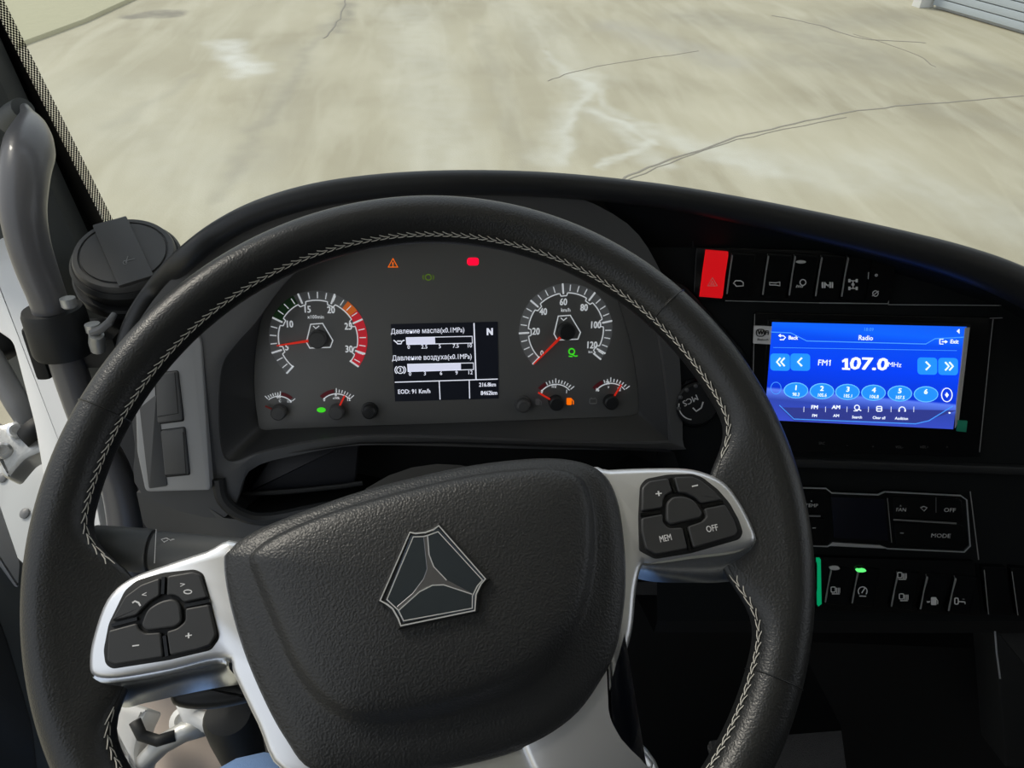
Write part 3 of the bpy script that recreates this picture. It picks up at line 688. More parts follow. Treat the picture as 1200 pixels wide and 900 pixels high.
for i, x in enumerate((260, 386, 510, 636, 764, 891)):
    y = 383+(x-260)*.03
    bm = B(); pprism(bm, FR_, circ(*c2(x, y), 14.4, 9.4), h, h2, .0001); fb = fin(bm, 'preset_button', SCD, scr)
    bm = B(); pprism(bm, FR_, circ(*c2(x, y), 13.4, 8.4), h2-.0001, h2+.0002, .0001)
    for v in bm.verts: pass
    fin(bm, 'preset_fill', SCB, scr)
for x, y in ((183, 245), (281, 245), (897, 264), (998, 266)):
    bm = B(); cx, cy = c2(x, y); ppoly(bm, FR_, rrect(cx-11.5, cy-10, cx+11.5, cy+10, 4, 4, .02), h2); fin(bm, 'seek_button', SCB, scr)
bm = B(); ppoly(bm, FR_, [c2(*p) for p in ((180, 465), (1040, 480), (850, 545), (250, 530))], h2); fin(bm, 'menu_tray', SCP, scr)
bm = B()
for p in ([(140, 100), (235, 104), (312, 143), (890, 158), (935, 132), (1075, 125)], [(180, 455), (250, 522), (840, 545), (905, 530), (1020, 460)]): pline(bm, FR_, [c2(*k) for k in p], 1., h3)
pline(bm, FR_, [c2(150, 175), c2(1040, 190)], .5, h3); fin(bm, 'screen_lines', SCL, scr)
bm = B()
text(bm, FR_, '07.0', *c2(614, 257), 14, h4, d2_, .03, 1.24); text(bm, FR_, 'FM1', *c2(400, 250), 6.8, h4, d2_, .005, .95); text(bm, FR_, 'MHz', *c2(738, 259), 5.6, h4, d2_, .0, 1.0)
ppoly(bm, FR_, [c2(*p) for p in ((499, 228), (512, 228), (512, 274), (522, 275), (522, 284), (484, 282), (484, 273), (497, 274), (497, 243), (485, 247), (484, 238))], h4); pline(bm, FR_, [c2(420, 243), c2(429, 236)], 1., h4); text(bm, FR_, 'Radio', *c2(598, 129), 5.6, h4, d2_, .01, .9); text(bm, FR_, 'Back', *c2(246, 128), 4.4, h4, d2_, .02, .9); text(bm, FR_, 'Exit', *c2(1028, 147), 4.6, h4, d2_, .02, .9)
for i, (a, b2) in enumerate((('1', '98.3'), ('2', '105.6'), ('3', '105.1'), ('4', '106.8'), ('5', '107.5'), ('6', ''))):
    x = 260+i*126; y = 371+(x-260)*.03; text(bm, FR_, a, *c2(x, y), 5.6, h4, d2_, .03, 1.)
    if b2: text(bm, FR_, b2, *c2(x, y+32), 3.9, h4, d2_, .01, .85)
for a, x in (('FM', 350), ('AM', 455)): text(bm, FR_, a, *c2(x, 465), 4.2, h4, d2_, .03, 1.05); text(bm, FR_, a, *c2(x, 506), 3.2, h4, d2_, .02, 1.)
for a, x in (('Search', 556), ('Clear all', 662), ('Audition', 772)): text(bm, FR_, a, *c2(x, 513+(x-556)*.03), 3.2, h4, d2_, .015, .9)
for x, y, s_ in ((183, 245, -1), (1000, 266, 1)):
    for o_ in (-11, 9): pline(bm, FR_, [c2(x+o_-s_*9+4, y-20), c2(x+o_+s_*9+4, y), c2(x+o_-s_*9+4, y+20)], 1.9, h4)
for x, y, s_ in ((279, 245, -1), (900, 264, 1)): pline(bm, FR_, [c2(x-s_*10, y-20), c2(x+s_*10, y), c2(x-s_*10, y+20)], 2., h4)
pline(bm, FR_, [c2(*p) for p in ((178, 118), (200, 118), (209, 126), (200, 137), (182, 137))], 1.2, h4); ppoly(bm, FR_, [c2(*p) for p in ((174, 118), (186, 108), (186, 126))], h4)
pline(bm, FR_, [c2(*p) for p in ((975, 135), (958, 135), (958, 158), (975, 158))], 1.1, h4); pline(bm, FR_, [c2(968, 147), c2(990, 147)], 1.3, h4); ppoly(bm, FR_, [c2(*p) for p in ((984, 139), (996, 147), (984, 155))], h4)
pline(bm, FR_, circ(*c2(556, 466), 2.8), 1, h4, True); pline(bm, FR_, [c2(564, 474), c2(576, 482)], 1.2, h4); pline(bm, FR_, [c2(540, 482), c2(560, 482)], 1, h4)
pline(bm, FR_, rrect(*c2(652, 461), *c2(676, 484), 1), 1.1, h4, True); pline(bm, FR_, [c2(655, 472), c2(674, 472)], .9, h4)
pline(bm, FR_, circ(*c2(775, 478), 3.6, 3.6, 0, 180), 1., h4); pline(bm, FR_, [c2(760, 478), c2(761, 486)], 1.6, h4); pline(bm, FR_, [c2(790, 478), c2(789, 486)], 1.6, h4)
for x in (299, 404, 508, 612, 722, 832): pline(bm, FR_, [c2(x, 462), c2(x-1, 488)], .4, h4)
ppoly(bm, FR_, [c2(*p) for p in ((983, 405), (992, 392), (1001, 405), (992, 418))], h4); pline(bm, FR_, circ(*c2(992, 405), 6.2, 8), .9, h4, True)
ppoly(bm, FR_, [c2(*p) for p in ((1040, 96), (1053, 84), (1053, 108))], h4); ppoly(bm, FR_, circ(*c2(1005, 492), 1.2, .9), h4)
fin(bm, 'screen_text', SCW, scr)
bm = B(); text(bm, FR_, '18:09', *c2(612, 88), 4, h4, d2_, .0, .9); pline(bm, FR_, circ(*c2(163, 372), 6, 7), .7, h4, True); fin(bm, 'screen_clock', SCL, scr)
bm = B(); ppoly(bm, FR_, [(884, 382), (905, 382.5), (903.5, 403.5), (883, 402.5)], .0032, .0026); k1 = fin(bm, 'wireless_sticker', STK, rad_)
bm = B(); text(bm, FR_, 'WiFi', 894.5, 390, 5.0, .0035, d2_, .04, .9); text(bm, FR_, 'Bluetooth', 894, 398, 2.6, .0035, d2_, .01, .85); fin(bm, 'sticker_print', BLK, k1)
bm = B(); pline(bm, FR_, rrect(886.5, 386, 896, 394, 3), 1.2, .0035, True); fin(bm, 'sticker_print', BLK, k1)
bm = B(); pprism(bm, FR_, [(1122.5, 492.5), (1134, 493.5), (1132.5, 506.5), (1121.5, 505.5)], .0026, .0048, .0002); fin(bm, 'green_tab', STKG, rad_)
bm = B()
for x, y, s_ in ((963, 519.5, 'SRC'), (993, 522, '~'), (1023, 523.5, '='), (1054, 524, 'VOL-'), (1083, 524, 'VOL+'), (1110, 524, '>')): text(bm, FR_, s_, x, y, 3., .0012, d2_, 0, .9)
fin(bm, 'key_print', mat('faint print', (.10, .10, .10), .7), rad_)
# ================================================================ ROCKER SWITCHES
def surr(label, pts, h1=.0012):
    F = FB.at(sum(p[0] for p in pts)/len(pts), sum(p[1] for p in pts)/len(pts))
    bm = B(); pprism(bm, F, pts, -.006, h1, .0006, .002); return F, under(fin(bm, 'switch_frame', GLOSS, dash), F)
F1, sf1 = surr('', [(816, 290), (1048, 294), (1042, 357), (812, 352)])
for a_, w_ in (([(1047, 295), (1041, 356), (960, 355)], 1.2), ([(960, 355), (850, 352.5)], .7), ([(1041, 357), (1176, 358)], .8)):
    bm = B(); pline(bm, F1, a_, w_, .0016); fin(bm, 'bright_edge', SIL, sf1)
F2, sf2 = surr('', [(930, 652), (1142, 658), (1150, 722), (930, 714)])
def rocker_meshes(mt, w, hh):
    bm = B()   # bent face: two halves meeting in a shallow valley
    prof = [(-hh/2, .0), (-hh/2+.001, .0048), (-hh/2+.004, .0056), (0, .0034), (hh/2-.004, .0046), (hh/2-.001, .004), (hh/2, 0)]
    loft(bm, [[Vector((s_*(w/2-(.0006 if i_ in (0, 6) else 0)), v, z)) for i_, (v, z) in enumerate(prof)] for s_ in (-1, -.93, .93, 1)], False)
    for k in (0,): pass
    bm.verts.ensure_lookup_table(); bmesh.ops.holes_fill(bm, edges=[e for e in bm.edges if e.is_boundary])
    bmesh.ops.bevel(bm, geom=[e for e in bm.edges if abs(e.verts[0].co.x-e.verts[1].co.x) < 1e-6 and abs(abs(e.verts[0].co.x)-w/2) < .001], offset=.0005, segments=2, affect='EDGES')
    return bm
shared = {}
def rocker(x, y, label, group, symbol=None, red=False, wpx=28, hpx=54, led=None, strip_m=DWH, key='b'):
    F = FB.at(x, y)
    t_ = thing('rocker_switch', label, 'switch', F, group)
    k = (F.l(x+1, y)-F.l(x, y)).length; kv = (F.l(x, y-1)-F.l(x, y)).length
    w = wpx*k; hh = hpx*kv
    if key in shared:
        b0, s0 = shared[key]
        o = b0.copy(); COL.objects.link(o); o.parent = t_
        if s0: o = s0.copy(); COL.objects.link(o); o.parent = t_
    else:
        b0 = fin(rocker_meshes(None, w, hh), 'rocker', REDP if red else GLOSS, t_); s0 = None
        if not red:
            bm = B(); xl = -w/2+.0009
            loft(bm, [[Vector((xl-.0007, v, z-.001)), Vector((xl-.0006, v, z+.0009)), Vector((xl+.0005, v, z+.0009)), Vector((xl+.0006, v, z-.001))] for v, z in ((-hh*.42, .0050), (-hh*.2, .0046), (0, .0036), (hh*.2, .0041), (hh*.38, .0048), (hh*.45, .0025))], True, True, True)
            s0 = fin(bm, 'edge_highlight', strip_m, t_)  # grey strip stands in for the highlight on the rocker's left edge
        shared[key] = (b0, s0)
    if symbol:
        bm = B(); symbol(bm, F); fin(bm, 'symbol', WHT if not red else mat('pink print', (.8, .45, .4), .6), t_)
    if led:
        bm = B(); pprism(bm, F, circ(led[0], led[1], 6, 2, n=14), .003, .0062, .0004); fin(bm, 'indicator', led[2], t_)
    return t_
hs = .0064
def s_haz(bm, F): pline(bm, F, [(835, 325.5), (840.5, 335), (829.5, 335)], 1.3, hs, True); pline(bm, F, [(835, 329.5), (837, 333.2), (833, 333.2)], 1.1, hs, True)
def s_eng(bm, F): pline(bm, F, [(859.5, 332), (862, 329), (868, 329), (871, 331), (871, 335), (863, 335.5), (861, 333)], 1.2, hs, True)
def s_torch(bm, F): pline(bm, F, [(902, 331), (909, 331.5), (914, 330.5), (914, 335), (909, 334), (902, 334)], 1.2, hs, True)
def s_lamp(bm, F):
    pline(bm, F, circ(941, 331, 3.4), 1.1, hs, True)
    for i in range(4): pline(bm, F, [(934.5+i*2.2, 334+i*.3), (933+i*2.2, 337)], .9, hs)
def s_diff(bm, F): pline(bm, F, [(966, 334), (973, 334)], 1.1, hs); [ppoly(bm, F, rrect(x_, 330.5, x_+1.8, 337.5, .5), hs) for x_ in (963, 965.6, 972, 974.6)]; pline(bm, F, [(967.5, 332), (971, 336)], 1, hs)
def s_axle(bm, F):
    pline(bm, F, [(996, 329), (1003.5, 329)], 1.2, hs); pline(bm, F, [(999.7, 329), (999.7, 338)], 1.2, hs); pline(bm, F, [(996, 338), (1003.5, 338)], 1.2, hs)
    for x_ in (995.5, 1004): 
        for y_ in (329, 338): ppoly(bm, F, rrect(x_-1.3, y_-2, x_+1.3, y_+2, .4), hs)
    ppoly(bm, F, circ(999.7, 333.5, 1.8), hs)
def s_usb(bm, F):
    text(bm, F, 'o', 1027, 322, 4.5, hs, bold=.03); pline(bm, F, [(1018, 319), (1017.5, 327)], .7, hs); pline(bm, F, circ(1026, 344, 3.2), .9, hs, True); pline(bm, F, [(1022, 347), (1030, 341)], .8, hs)
UG = 'rocker switches in the upper row'
rocker(835.5, 321, 'bright red hazard rocker switch at the left end of the upper row', UG, s_haz, True, 27, 56, key='r')
rocker(866.5, 322, 'black rocker switch with an engine symbol next to the red one', UG, s_eng)
rocker(908.5, 323, 'black rocker switch with a torch shaped symbol above the radio', UG, s_torch)
rocker(939.5, 323.5, 'black rocker switch with a lamp symbol and a pale indicator above the radio', UG, s_lamp, led=(939, 307, mat('pale indicator', (.6, .6, .58), .5)))
rocker(970.5, 324.5, 'black rocker switch with an axle lock symbol above the radio', UG, s_diff)
rocker(1001, 325, 'black rocker switch with an upright two axle symbol above the radio', UG, s_axle)
rocker(1030, 326, 'blank black end switch with faint marks closing the upper row', UG, s_usb, key='n', strip_m=GLOSS)
def c3(x, y): return (930+x/4.444, 550+y/4.444)
def s_grid(dx, dy):
    def f(bm, F):
        for (px, py) in dx: 
            pline(bm, F, rrect(px-5, py-4, px, py+2, 1), 1, hs, True); pline(bm, F, [(px-4, py+4), (px+5, py+4)], 1, hs)
            for k in range(3): pline(bm, F, [(px+1.5+k*1.8, py-3), (px+1.5+k*1.8, py+3)], .9, hs)
    return f
def s_cruise(bm, F): pline(bm, F, circ(1011, 693, 5.2, 5.2, -40, 220), 1.1, hs); pline(bm, F, [(1010, 695), (1014, 688.5)], 1.2, hs); pline(bm, F, [(1007, 698.5), (1015, 698.8)], 1.2, hs)
def s_tank(bm, F): ppoly(bm, F, rrect(1091, 700, 1097.5, 709, 1), hs); text(bm, F, 'w', 1088, 705, 3.5, hs, bold=.02); pline(bm, F, [(1097.5, 702), (1099, 704), (1099, 708)], .9, hs)
def s_key(bm, F): pline(bm, F, rrect(1119, 701, 1123, 708, 1), 1.1, hs, True); pline(bm, F, [(1123, 705), (1131, 705.5), (1131, 708)], 1.1, hs); text(bm, F, '~', 1129, 702, 3, hs)
LG = 'rocker switches in the lower row'
GL = mat('green lit edge', (.0, .25, .1), .4, emit=.25, ecol=(0, .8, .3))
LED2 = mat('green indicator', (.1, .7, .15), .5, emit=.9, ecol=(.12, .9, .2))
rocker(948, 683, 'rocker switch half hidden behind the wheel rim with a green lit right edge', LG, key='g', wpx=18)
FGs = FB.at(958.5, 684); 
rocker(980.5, 685, 'lower row rocker switch with a white indicator and heater symbol', LG, s_grid([(979, 692)], 0), led=(978.5, 666.5, mat('white indicator', (.62, .62, .62), .5)), key='b', wpx=27)
rocker(1012, 686, 'lower row rocker switch with a lit green indicator and dial symbol', LG, s_cruise, led=(1009.5, 669, LED2), key='b')
rocker(1058, 690, 'lower row rocker switch with two stacked level symbols', LG, s_grid([(1057, 675), (1059, 700)], 0))
rocker(1092, 693, 'lower row rocker switch with a fuel tank symbol', LG, s_tank)
rocker(1125, 695, 'lower row rocker switch with a key shaped symbol at the right end', LG, s_key)
F_ = FB.at(961, 684); t_ = thing('light_bar', 'thin green lit bar beside the wheel rim at the lower switches', 'light', F_)
bm = B(); pprism(bm, F_, [(958, 656), (962, 656), (963, 708), (959, 711)], -.001, .0062, .0004); fin(bm, 'lens', GL, t_)
for pts, ln, lab in (([(1151, 664), (1180, 665), (1186, 722), (1158, 721)], [(1153.5, 668), (1158.5, 720)], 'plain black blanking plate just right of the lower switches'), ([(1184, 665), (1214, 667), (1222, 724), (1192, 723)], [(1186, 670), (1193, 721)], 'plain black blanking plate at the right edge beyond the other plate')):
    F_ = FB.at(sum(p[0] for p in pts)/4, 693); t_ = thing('blanking_plate', lab, 'panel', F_, 'blanking plates beside the lower switches')
    bm = B(); pprism(bm, F_, pts, -.004, .003, .001, .002); fin(bm, 'plate', GLOSS, t_)
    bm = B(); pline(bm, F_, ln, .9, .0034); fin(bm, 'edge_line', DWH, t_)
# ================================================================ CLIMATE PANEL
FCm = FB.at(1040, 610)
cp = thing('climate_panel', 'black climate control panel with a silver outline and dark display', 'control panel', FCm)
ol = [(900, 571), (968, 572.5), (975, 578), (1029, 580), (1037, 576.5), (1126, 581), (1133, 586), (1137, 640), (1130, 647), (1040, 643), (1032, 640), (976, 637), (970, 640.5), (900, 638)]
bm = B(); pprism(bm, FCm, ol, -.008, .003, .001); fin(bm, 'panel_body', GLOSS, cp)
bm = B(); P = L2(FCm, ol, .0034); stroke(bm, P, .0011, .002, .0036, True); fin(bm, 'silver_outline', SIL, cp)
bm = B(); pprism(bm, FCm, [(976, 636), (1032, 639.5), (1038, 643), (972, 640)], .002, .0042, .0004); fin(bm, 'silver_outline', SIL, cp)
bm = B(); pprism(bm, FCm, [(974, 582), (1037, 585), (1041, 634), (978, 631)], .002, .0036, .0003, .001); fin(bm, 'display', NAVY, cp)
for pts in ([(1046, 582), (1127, 586), (1129, 611), (1048, 607)], [(1048, 612), (1129, 616), (1131, 642), (1050, 639)], [(900, 575), (966, 577), (968, 602), (900, 600)], [(900, 606), (968, 608), (966, 634), (900, 632)]):
    bm = B(); pprism(bm, FCm, pts, .002, .0048, .0008, .002); fin(bm, 'rocker_button', GLOSS, cp)
SG = mat('satin grey edge', (.35, .35, .35), .35, .6); GP = mat('grey print', (.5, .5, .5), .6)
for a_, w_, z_ in (([(1047, 609), (1121, 613.5)], 2, .0056), ([(925, 604), (961.5, 605)], 2, .0056), ([(1040, 584), (1045, 636)], .9, .0044), ([(1097, 583), (1097, 601)], .4, .0054)):
    bm = B(); pline(bm, FCm, a_, w_, z_); fin(bm, 'divider', SG, cp)
hh_ = .0055
for s_, x, y, hp, bo, wi in (('TEMP', 951, 592.5, 4, .01, 1), ('-', 954, 618, 6, .02, 1.5), ('FAN', 1056, 597.5, 4, .01, 1), ('OFF', 1113, 598, 4.6, .01, 1.1), ('MODE', 1102.5, 628, 4.6, .01, 1.1), ('-', 1057, 624, 6, .02, 1.5)):
    bm = B(); text(bm, FCm, s_, x, y, hp, hh_, (1, .03), bo, wi); fin(bm, 'lettering', GP, cp)
bm = B(); pline(bm, FCm, [(1079, 595), (1082.6, 593.5), (1086.5, 595), (1083, 599)], 1.1, hh_, True); fin(bm, 'screen_symbol', GP, cp)
for x, y in ((1055.5, 592.5), (951, 587)): bm = B(); ppoly(bm, FCm, [(x-1, y+1), (x, y-.8), (x+1, y+1)], hh_); fin(bm, 'up_arrow', GP, cp)
bm = B(); pline(bm, FCm, [(1137, 576), (1147, 656)], 1.1, .001); fin(bm, 'side_trim', mat('thin grey trim', (.3, .3, .3), .4), cp)
# ================================================================ ROUND KNOB (MCS)
FQ = FA.at(814, 471, .012)
kn = thing('rotary_switch', 'round black rotary switch marked MCS beside the instrument cluster', 'switch', FQ)
rk = 29*sc(FQ, 814, 471, 0)
bm = B(); lathe(bm, [(rk*1.0, 0), (rk*1.0, .004), (rk*.94, .006), (rk*.88, .006)], 40); fin(bm, 'knob_ring', GLOSS, kn)
bm = B(); lathe(bm, [(rk*.88, 0), (rk*.86, .0075), (rk*.80, .009), (1e-7, .0092)], 40); fin(bm, 'knob_face', BLK, kn)
bm = B(); text(bm, FQ, 'MCS', 809, 469, 7, .0096, (-.85, .42), .01, .95); c = FQ.l(814, 474, .0096)
def ca(r, a0, a1, w): stroke(bm, [(c.x+r*math.cos(R(a0+(a1-a0)*k/10)), c.y+r*math.sin(R(a0+(a1-a0)*k/10))) for k in range(11)], w, .009, .0096)
ca(rk*.62, 175, 262, .0010); pline(bm, FQ, [(812, 478), (816, 482), (822, 478)], 1.6, .0096); pline(bm, FQ, [(822, 478), (824, 471)], 1.6, .0096)
fin(bm, 'knob_print', WHT, kn)
for a in (100, 128, 156, 190):
    bm = B(); lathe(bm, [(.0022, .0), (.0020, .0095), (.001, .0105), (1e-7, .0106)], 10, (rk*.76*math.cos(R(a)), rk*.76*math.sin(R(a)), 0)); fin(bm, 'knob_stud', GREY, kn)
# ================================================================ STEERING WHEEL
sw = thing('steering_wheel', 'black leather steering wheel with silver spokes and a kite shaped badge', 'steering wheel', FWH)
RC = .205; RT_ = .0152
def ang(px, py): p = FWH.l(px, py, 0); return math.degrees(math.atan2(p.y, p.x))
aL = ang(120, 735); aR = ang(890, 610)
def bell(a, c, w):
    d = abs((a-c+180) % 360-180); return math.exp(-(d/w)**4)
def rimring(a):
    """tube section at wheel angle a (deg); leather grows inward at the spokes"""
    g = .030*bell(a, aL, 13)+.026*bell(a, aR, 14)
    d = Vector((math.cos(R(a)), math.sin(R(a)), 0)); out = []
    for k in range(28):
        f = 2*math.pi*k/28; cr_ = math.cos(f); h_ = math.sin(f)
        r = RC+RT_*cr_
        z = RT_*1.05*h_
        if cr_ < 0:
            r -= g*(-cr_)**1.5*1.0
            z *= 1-.75*min(1, g/.03)*(-cr_)
        out.append(d*r+Vector((0, 0, z)))
    return out
NR = 240
bm = B(); rings = [rimring(-180+360*i/NR) for i in range(NR)]; rings.append(rings[0])
loft(bm, rings); bmesh.ops.remove_doubles(bm, verts=bm.verts, dist=1e-7); fin(bm, 'rim', LEA, sw, 180)
for px, py in ((797, 345), (97, 465), (912, 797)):
    a = ang(px, py) if px != 97 else ang(110, 478)
    bm = B(); rr = []
    for da, e in ((-.30, -.0002), (-.18, .0006), (-.08, .0003), (0, -.0009), (.08, .0001), (.2, -.0003)):
        d = Vector((math.cos(R(a+da)), math.sin(R(a+da)), 0)); rr.append([d*(RC+(RT_+e)*math.cos(2*math.pi*k/28))+Vector((0, 0, (RT_*1.05+e)*math.sin(2*math.pi*k/28))) for k in range(28)])
    loft(bm, rr); fin(bm, 'leather_seam', LEA, sw, 60)
# herringbone thread on the inner side
def surf(a, phi, e=0):
    g = .030*bell(a, aL, 13)+.026*bell(a, aR, 14); cr_ = math.cos(phi); r = RC+(RT_+e)*cr_; z = (RT_*1.05+e)*math.sin(phi)
    if cr_ < 0: r -= g*(-cr_)**1.5; z *= 1-.75*min(1, g/.03)*(-cr_)
    return Vector((math.cos(R(a))*r, math.sin(R(a))*r, z))
bm = B(); NS = 210
for i in range(NS):
    a = 360*i/NS; st_ = 360/NS
    if bell(a, aL, 14) > .55 or bell(a, aR, 14) > .62: continue
    for s_ in (1, -1):
        c0, c1 = R(158), R(157+s_*6.5)
        pts = [surf(a, c0, .0001), surf(a+st_*.55, (c0+c1)/2, .0008), surf(a+st_*1.1, c1, .0001)]
        tube(bm, pts, [.00026, .00034, .00026], 5)
fin(bm, 'stitching', THR, sw, 60, kind='stuff')
bm = B(); tube(bm, [surf(i*3, R(158), -.00012) for i in range(120)], .0004, 5, closed=True); fin(bm, 'thread_groove', BLK, sw)
# silver spokes + frame
def wp(x, y, h): p = FWH.hit(x, y, h); return FWH.to(p)
def slab(pts, h1, h0, bev, mt, nm, parent=sw, soft=4, smooth=40, label=None):
    P = [Vector(wp(x, y, h1).xy) for x, y in pts]; P = [p.xy for p in catmull([(p.x, p.y, 0) for p in P], soft)]
    bm = B(); prism(bm, P, h0, h1, bev); return fin(bm, nm, mt, parent, smooth, label)
HS = .0115
left_sp = [(276, 634), (240, 645), (195, 660), (150, 677), (122, 702), (106, 745), (101, 775), (106, 793), (135, 796), (200, 785), (262, 772), (272, 792), (300, 850), (330, 905), (420, 920), (420, 800), (330, 690)]
slab(left_sp, HS, -.018, .004, SIL, 'left_spoke')
right_sp = [(690, 552), (715, 549), (775, 547), (815, 549), (848, 562), (868, 585), (884, 615), (888, 634), (868, 645), (810, 652), (765, 660), (754, 662), (747, 690), (742, 740), (728, 790), (722, 830), (735, 860), (765, 905), (640, 920), (600, 800), (640, 640)]
slab(right_sp, HS, -.018, .004, SIL, 'right_spoke')
slab([(330, 905), (400, 880), (500, 860), (640, 850), (700, 850), (740, 860), (775, 905), (760, 960), (700, 1060), (540, 1080), (400, 1010), (350, 950)], .003, -.016, .004, SIL, 'bottom_spoke')
slab([(712, 870), (728, 866), (742, 885), (760, 925), (740, 985), (600, 1000), (640, 940), (690, 895)], .006, .0, .003, SIL, 'spoke_inlay')
# hub cover
out_ = [(262, 660), (268, 645), (300, 622), (370, 594), (440, 571), (540, 548), (620, 538), (672, 540), (706, 554), (724, 585), (733, 640), (734, 700), (724, 760), (705, 800), (670, 845), (610, 880), (520, 903), (430, 912), (365, 905), (335, 870), (310, 825), (285, 765), (268, 705)]
def off(pts, dx, dy, s_): 
    cx = 500; cy = 715; return [(cx+(x-cx)*s_+dx, cy+(y-cy)*s_+dy) for x, y in pts]
inn = [(294, 656), (298, 645), (325, 626), (378, 603), (445, 582), (542, 558), (618, 548), (655, 549), (680, 560), (690, 588), (693, 625), (690, 665), (682, 705), (664, 745), (632, 780), (584, 806), (506, 830), (424, 838), (380, 818), (348, 780), (327, 735), (310, 695), (299, 668)]
out_w = [wp(x, y, .010) for x, y in out_]
lv = [[Vector((p.x, p.y, -.012)) for p in out_w], [Vector((p.x, p.y, .006)) for p in out_w]]
inn_w = [wp(x, y, .030) for x, y in inn]
cw = sum((Vector(p) for p in inn_w), Vector())/len(inn_w)
ow = [Vector((p.x, p.y, 0)) for p in out_w]; iw = [Vector((p.x, p.y, 0)) for p in inn_w]
for t_, z in ((.05, .0125), (.14, .0155), (.5, .0185), (.78, .0195), (.88, .0212), (1.0, .0270)): lv.append([a.lerp(b, t_)+Vector((0, 0, z)) for a, b in zip(ow, iw)])
c0 = Vector((cw.x, cw.y, 0))
for t_, z in ((.04, .0290), (.12, .0308), (.25, .0325), (.45, .034), (.7, .035), (.9, .0355)): lv.append([b.lerp(c0, t_)+Vector((0, 0, z)) for b in iw])
lv = [catmull(r, 5) for r in lv]
bm = B(); loft(bm, lv, True, True, True); hubc = fin(bm, 'hub_cover', HUB, sw, 180)
hz = .0362
# badge : three sided kite emblem (px)
def cb(x, y): return (420+x/6, 600+y/6)
bd = [(352, 122), (400, 132), (470, 126), (530, 105), (567, 72), (925, 470), (880, 510), (848, 580), (838, 705), (280, 825), (262, 760), (225, 690), (185, 655), (133, 628)]
FE = Fr(FWH.hit(510, 675, hz), FWH.x, FWH.n)
def epoly(pts, h0, h1, bev, mt, nm, par): 
    bm = B(); pprism(bm, FE, [cb(*p) for p in pts], h0, h1, bev)
    for v in bm.verts: v.co = FWH.to(FE.o+FE.x*v.co.x+FE.y*v.co.y+FE.n*v.co.z)
    return fin(bm, nm, mt, par, 20)
em = epoly(bd, -.004, .0012, .0005, BLK, 'emblem', sw)
def ering(pts, w, h, mt, nm, par, closed=True):
    bm = B(); P = L2(FE, [cb(*p) for p in pts], h)
    stroke(bm, P, w, h-.0012, h, closed)
    for v in bm.verts: v.co = FWH.to(FE.o+FE.x*v.co.x+FE.y*v.co.y+FE.n*v.co.z)
    return fin(bm, nm, mt, par, 20)
in1 = [(362, 142), (400, 150), (470, 144), (530, 122), (565, 96), (893, 470), (862, 505), (826, 580), (818, 692), (298, 800), (280, 750), (240, 680), (200, 648), (152, 622)]
ering(in1, .0008, .0020, CHR, 'emblem_rim', em)
epoly([(372, 160), (455, 168), (484, 160), (560, 112), (885, 472), (848, 520), (815, 580), (808, 685), (318, 780), (295, 735), (262, 690), (195, 620)], .0, .0014, .0002, MIR, 'mirror_face', em)
ering([(385, 175), (458, 172), (486, 165), (560, 138), (872, 478), (836, 520), (802, 590), (800, 676), (318, 765), (280, 690), (200, 615)], .0006, .0022, CHR, 'emblem_rim', em)
ysh = [(455, 170), (486, 165), (495, 300), (525, 380), (610, 470), (800, 572), (800, 590), (700, 545), (600, 512), (520, 515), (450, 545), (285, 690), (268, 665), (380, 570), (455, 470), (480, 400)]
epoly(ysh, .001, .0019, .0003, mat('brushed grey', (.20, .20, .21), .3, .8), 'emblem_star', em)
for p in ([(486, 165), (497, 300), (530, 385), (620, 480)], [(285, 690), (430, 560), (520, 515), (600, 512), (800, 578)]): ering(p, .0005, .0024, CHR, 'emblem_line', em, False)
# button pads
def pad(outline, quads, centre, seps, side):
    P = outline
    bm = B(); pprism(bm, FWH, P, HS-.004, HS+.0006, .0003, .002); pd = fin(bm, 'button_pad', BLK, sw, 35)
    for q_ in quads:
        bm = B(); pprism(bm, FWH, q_, HS, HS+.0032, .0008, .0014); fin(bm, 'pad_button', BTN, pd, 15)
    bm = B(); pprism(bm, FWH, centre, HS, HS+.0036, .0010, .003); fin(bm, 'centre_button', BTN, pd, 15)
    for a, b in seps:
        bm = B(); stroke(bm, L2(FWH, [a, b], HS+.003), .0017, HS, HS+.0026); fin(bm, 'rib', GLOSS, pd)
    return pd
lp_ = pad([(123, 778), (121, 762), (127, 731), (146, 692), (160, 680), (191, 671), (228, 667), (238, 672), (247, 705), (257, 748), (247, 762), (196, 774), (131, 784)],
    [[(130, 728), (146, 699), (165, 685), (187, 677), (187, 698), (175, 705), (166, 714), (160, 721)], [(196, 675), (225, 670), (234, 673), (243, 700), (215, 706), (210, 700), (203, 697), (195, 698)],
     [(217, 713), (245, 708), (253, 744), (246, 756), (232, 761), (199, 768), (195, 740), (208, 736), (217, 728)], [(127, 739), (160, 730), (163, 738), (170, 742), (188, 741), (191, 770), (134, 779), (125, 774)]],
    [(165, 733), (172, 714), (188, 704), (203, 701), (211, 708), (213, 729), (205, 735), (172, 739)], [((191, 676), (190, 696)), ((130, 733), (160, 725)), ((216, 710), (245, 704)), ((192, 745), (195, 769))], 'left')
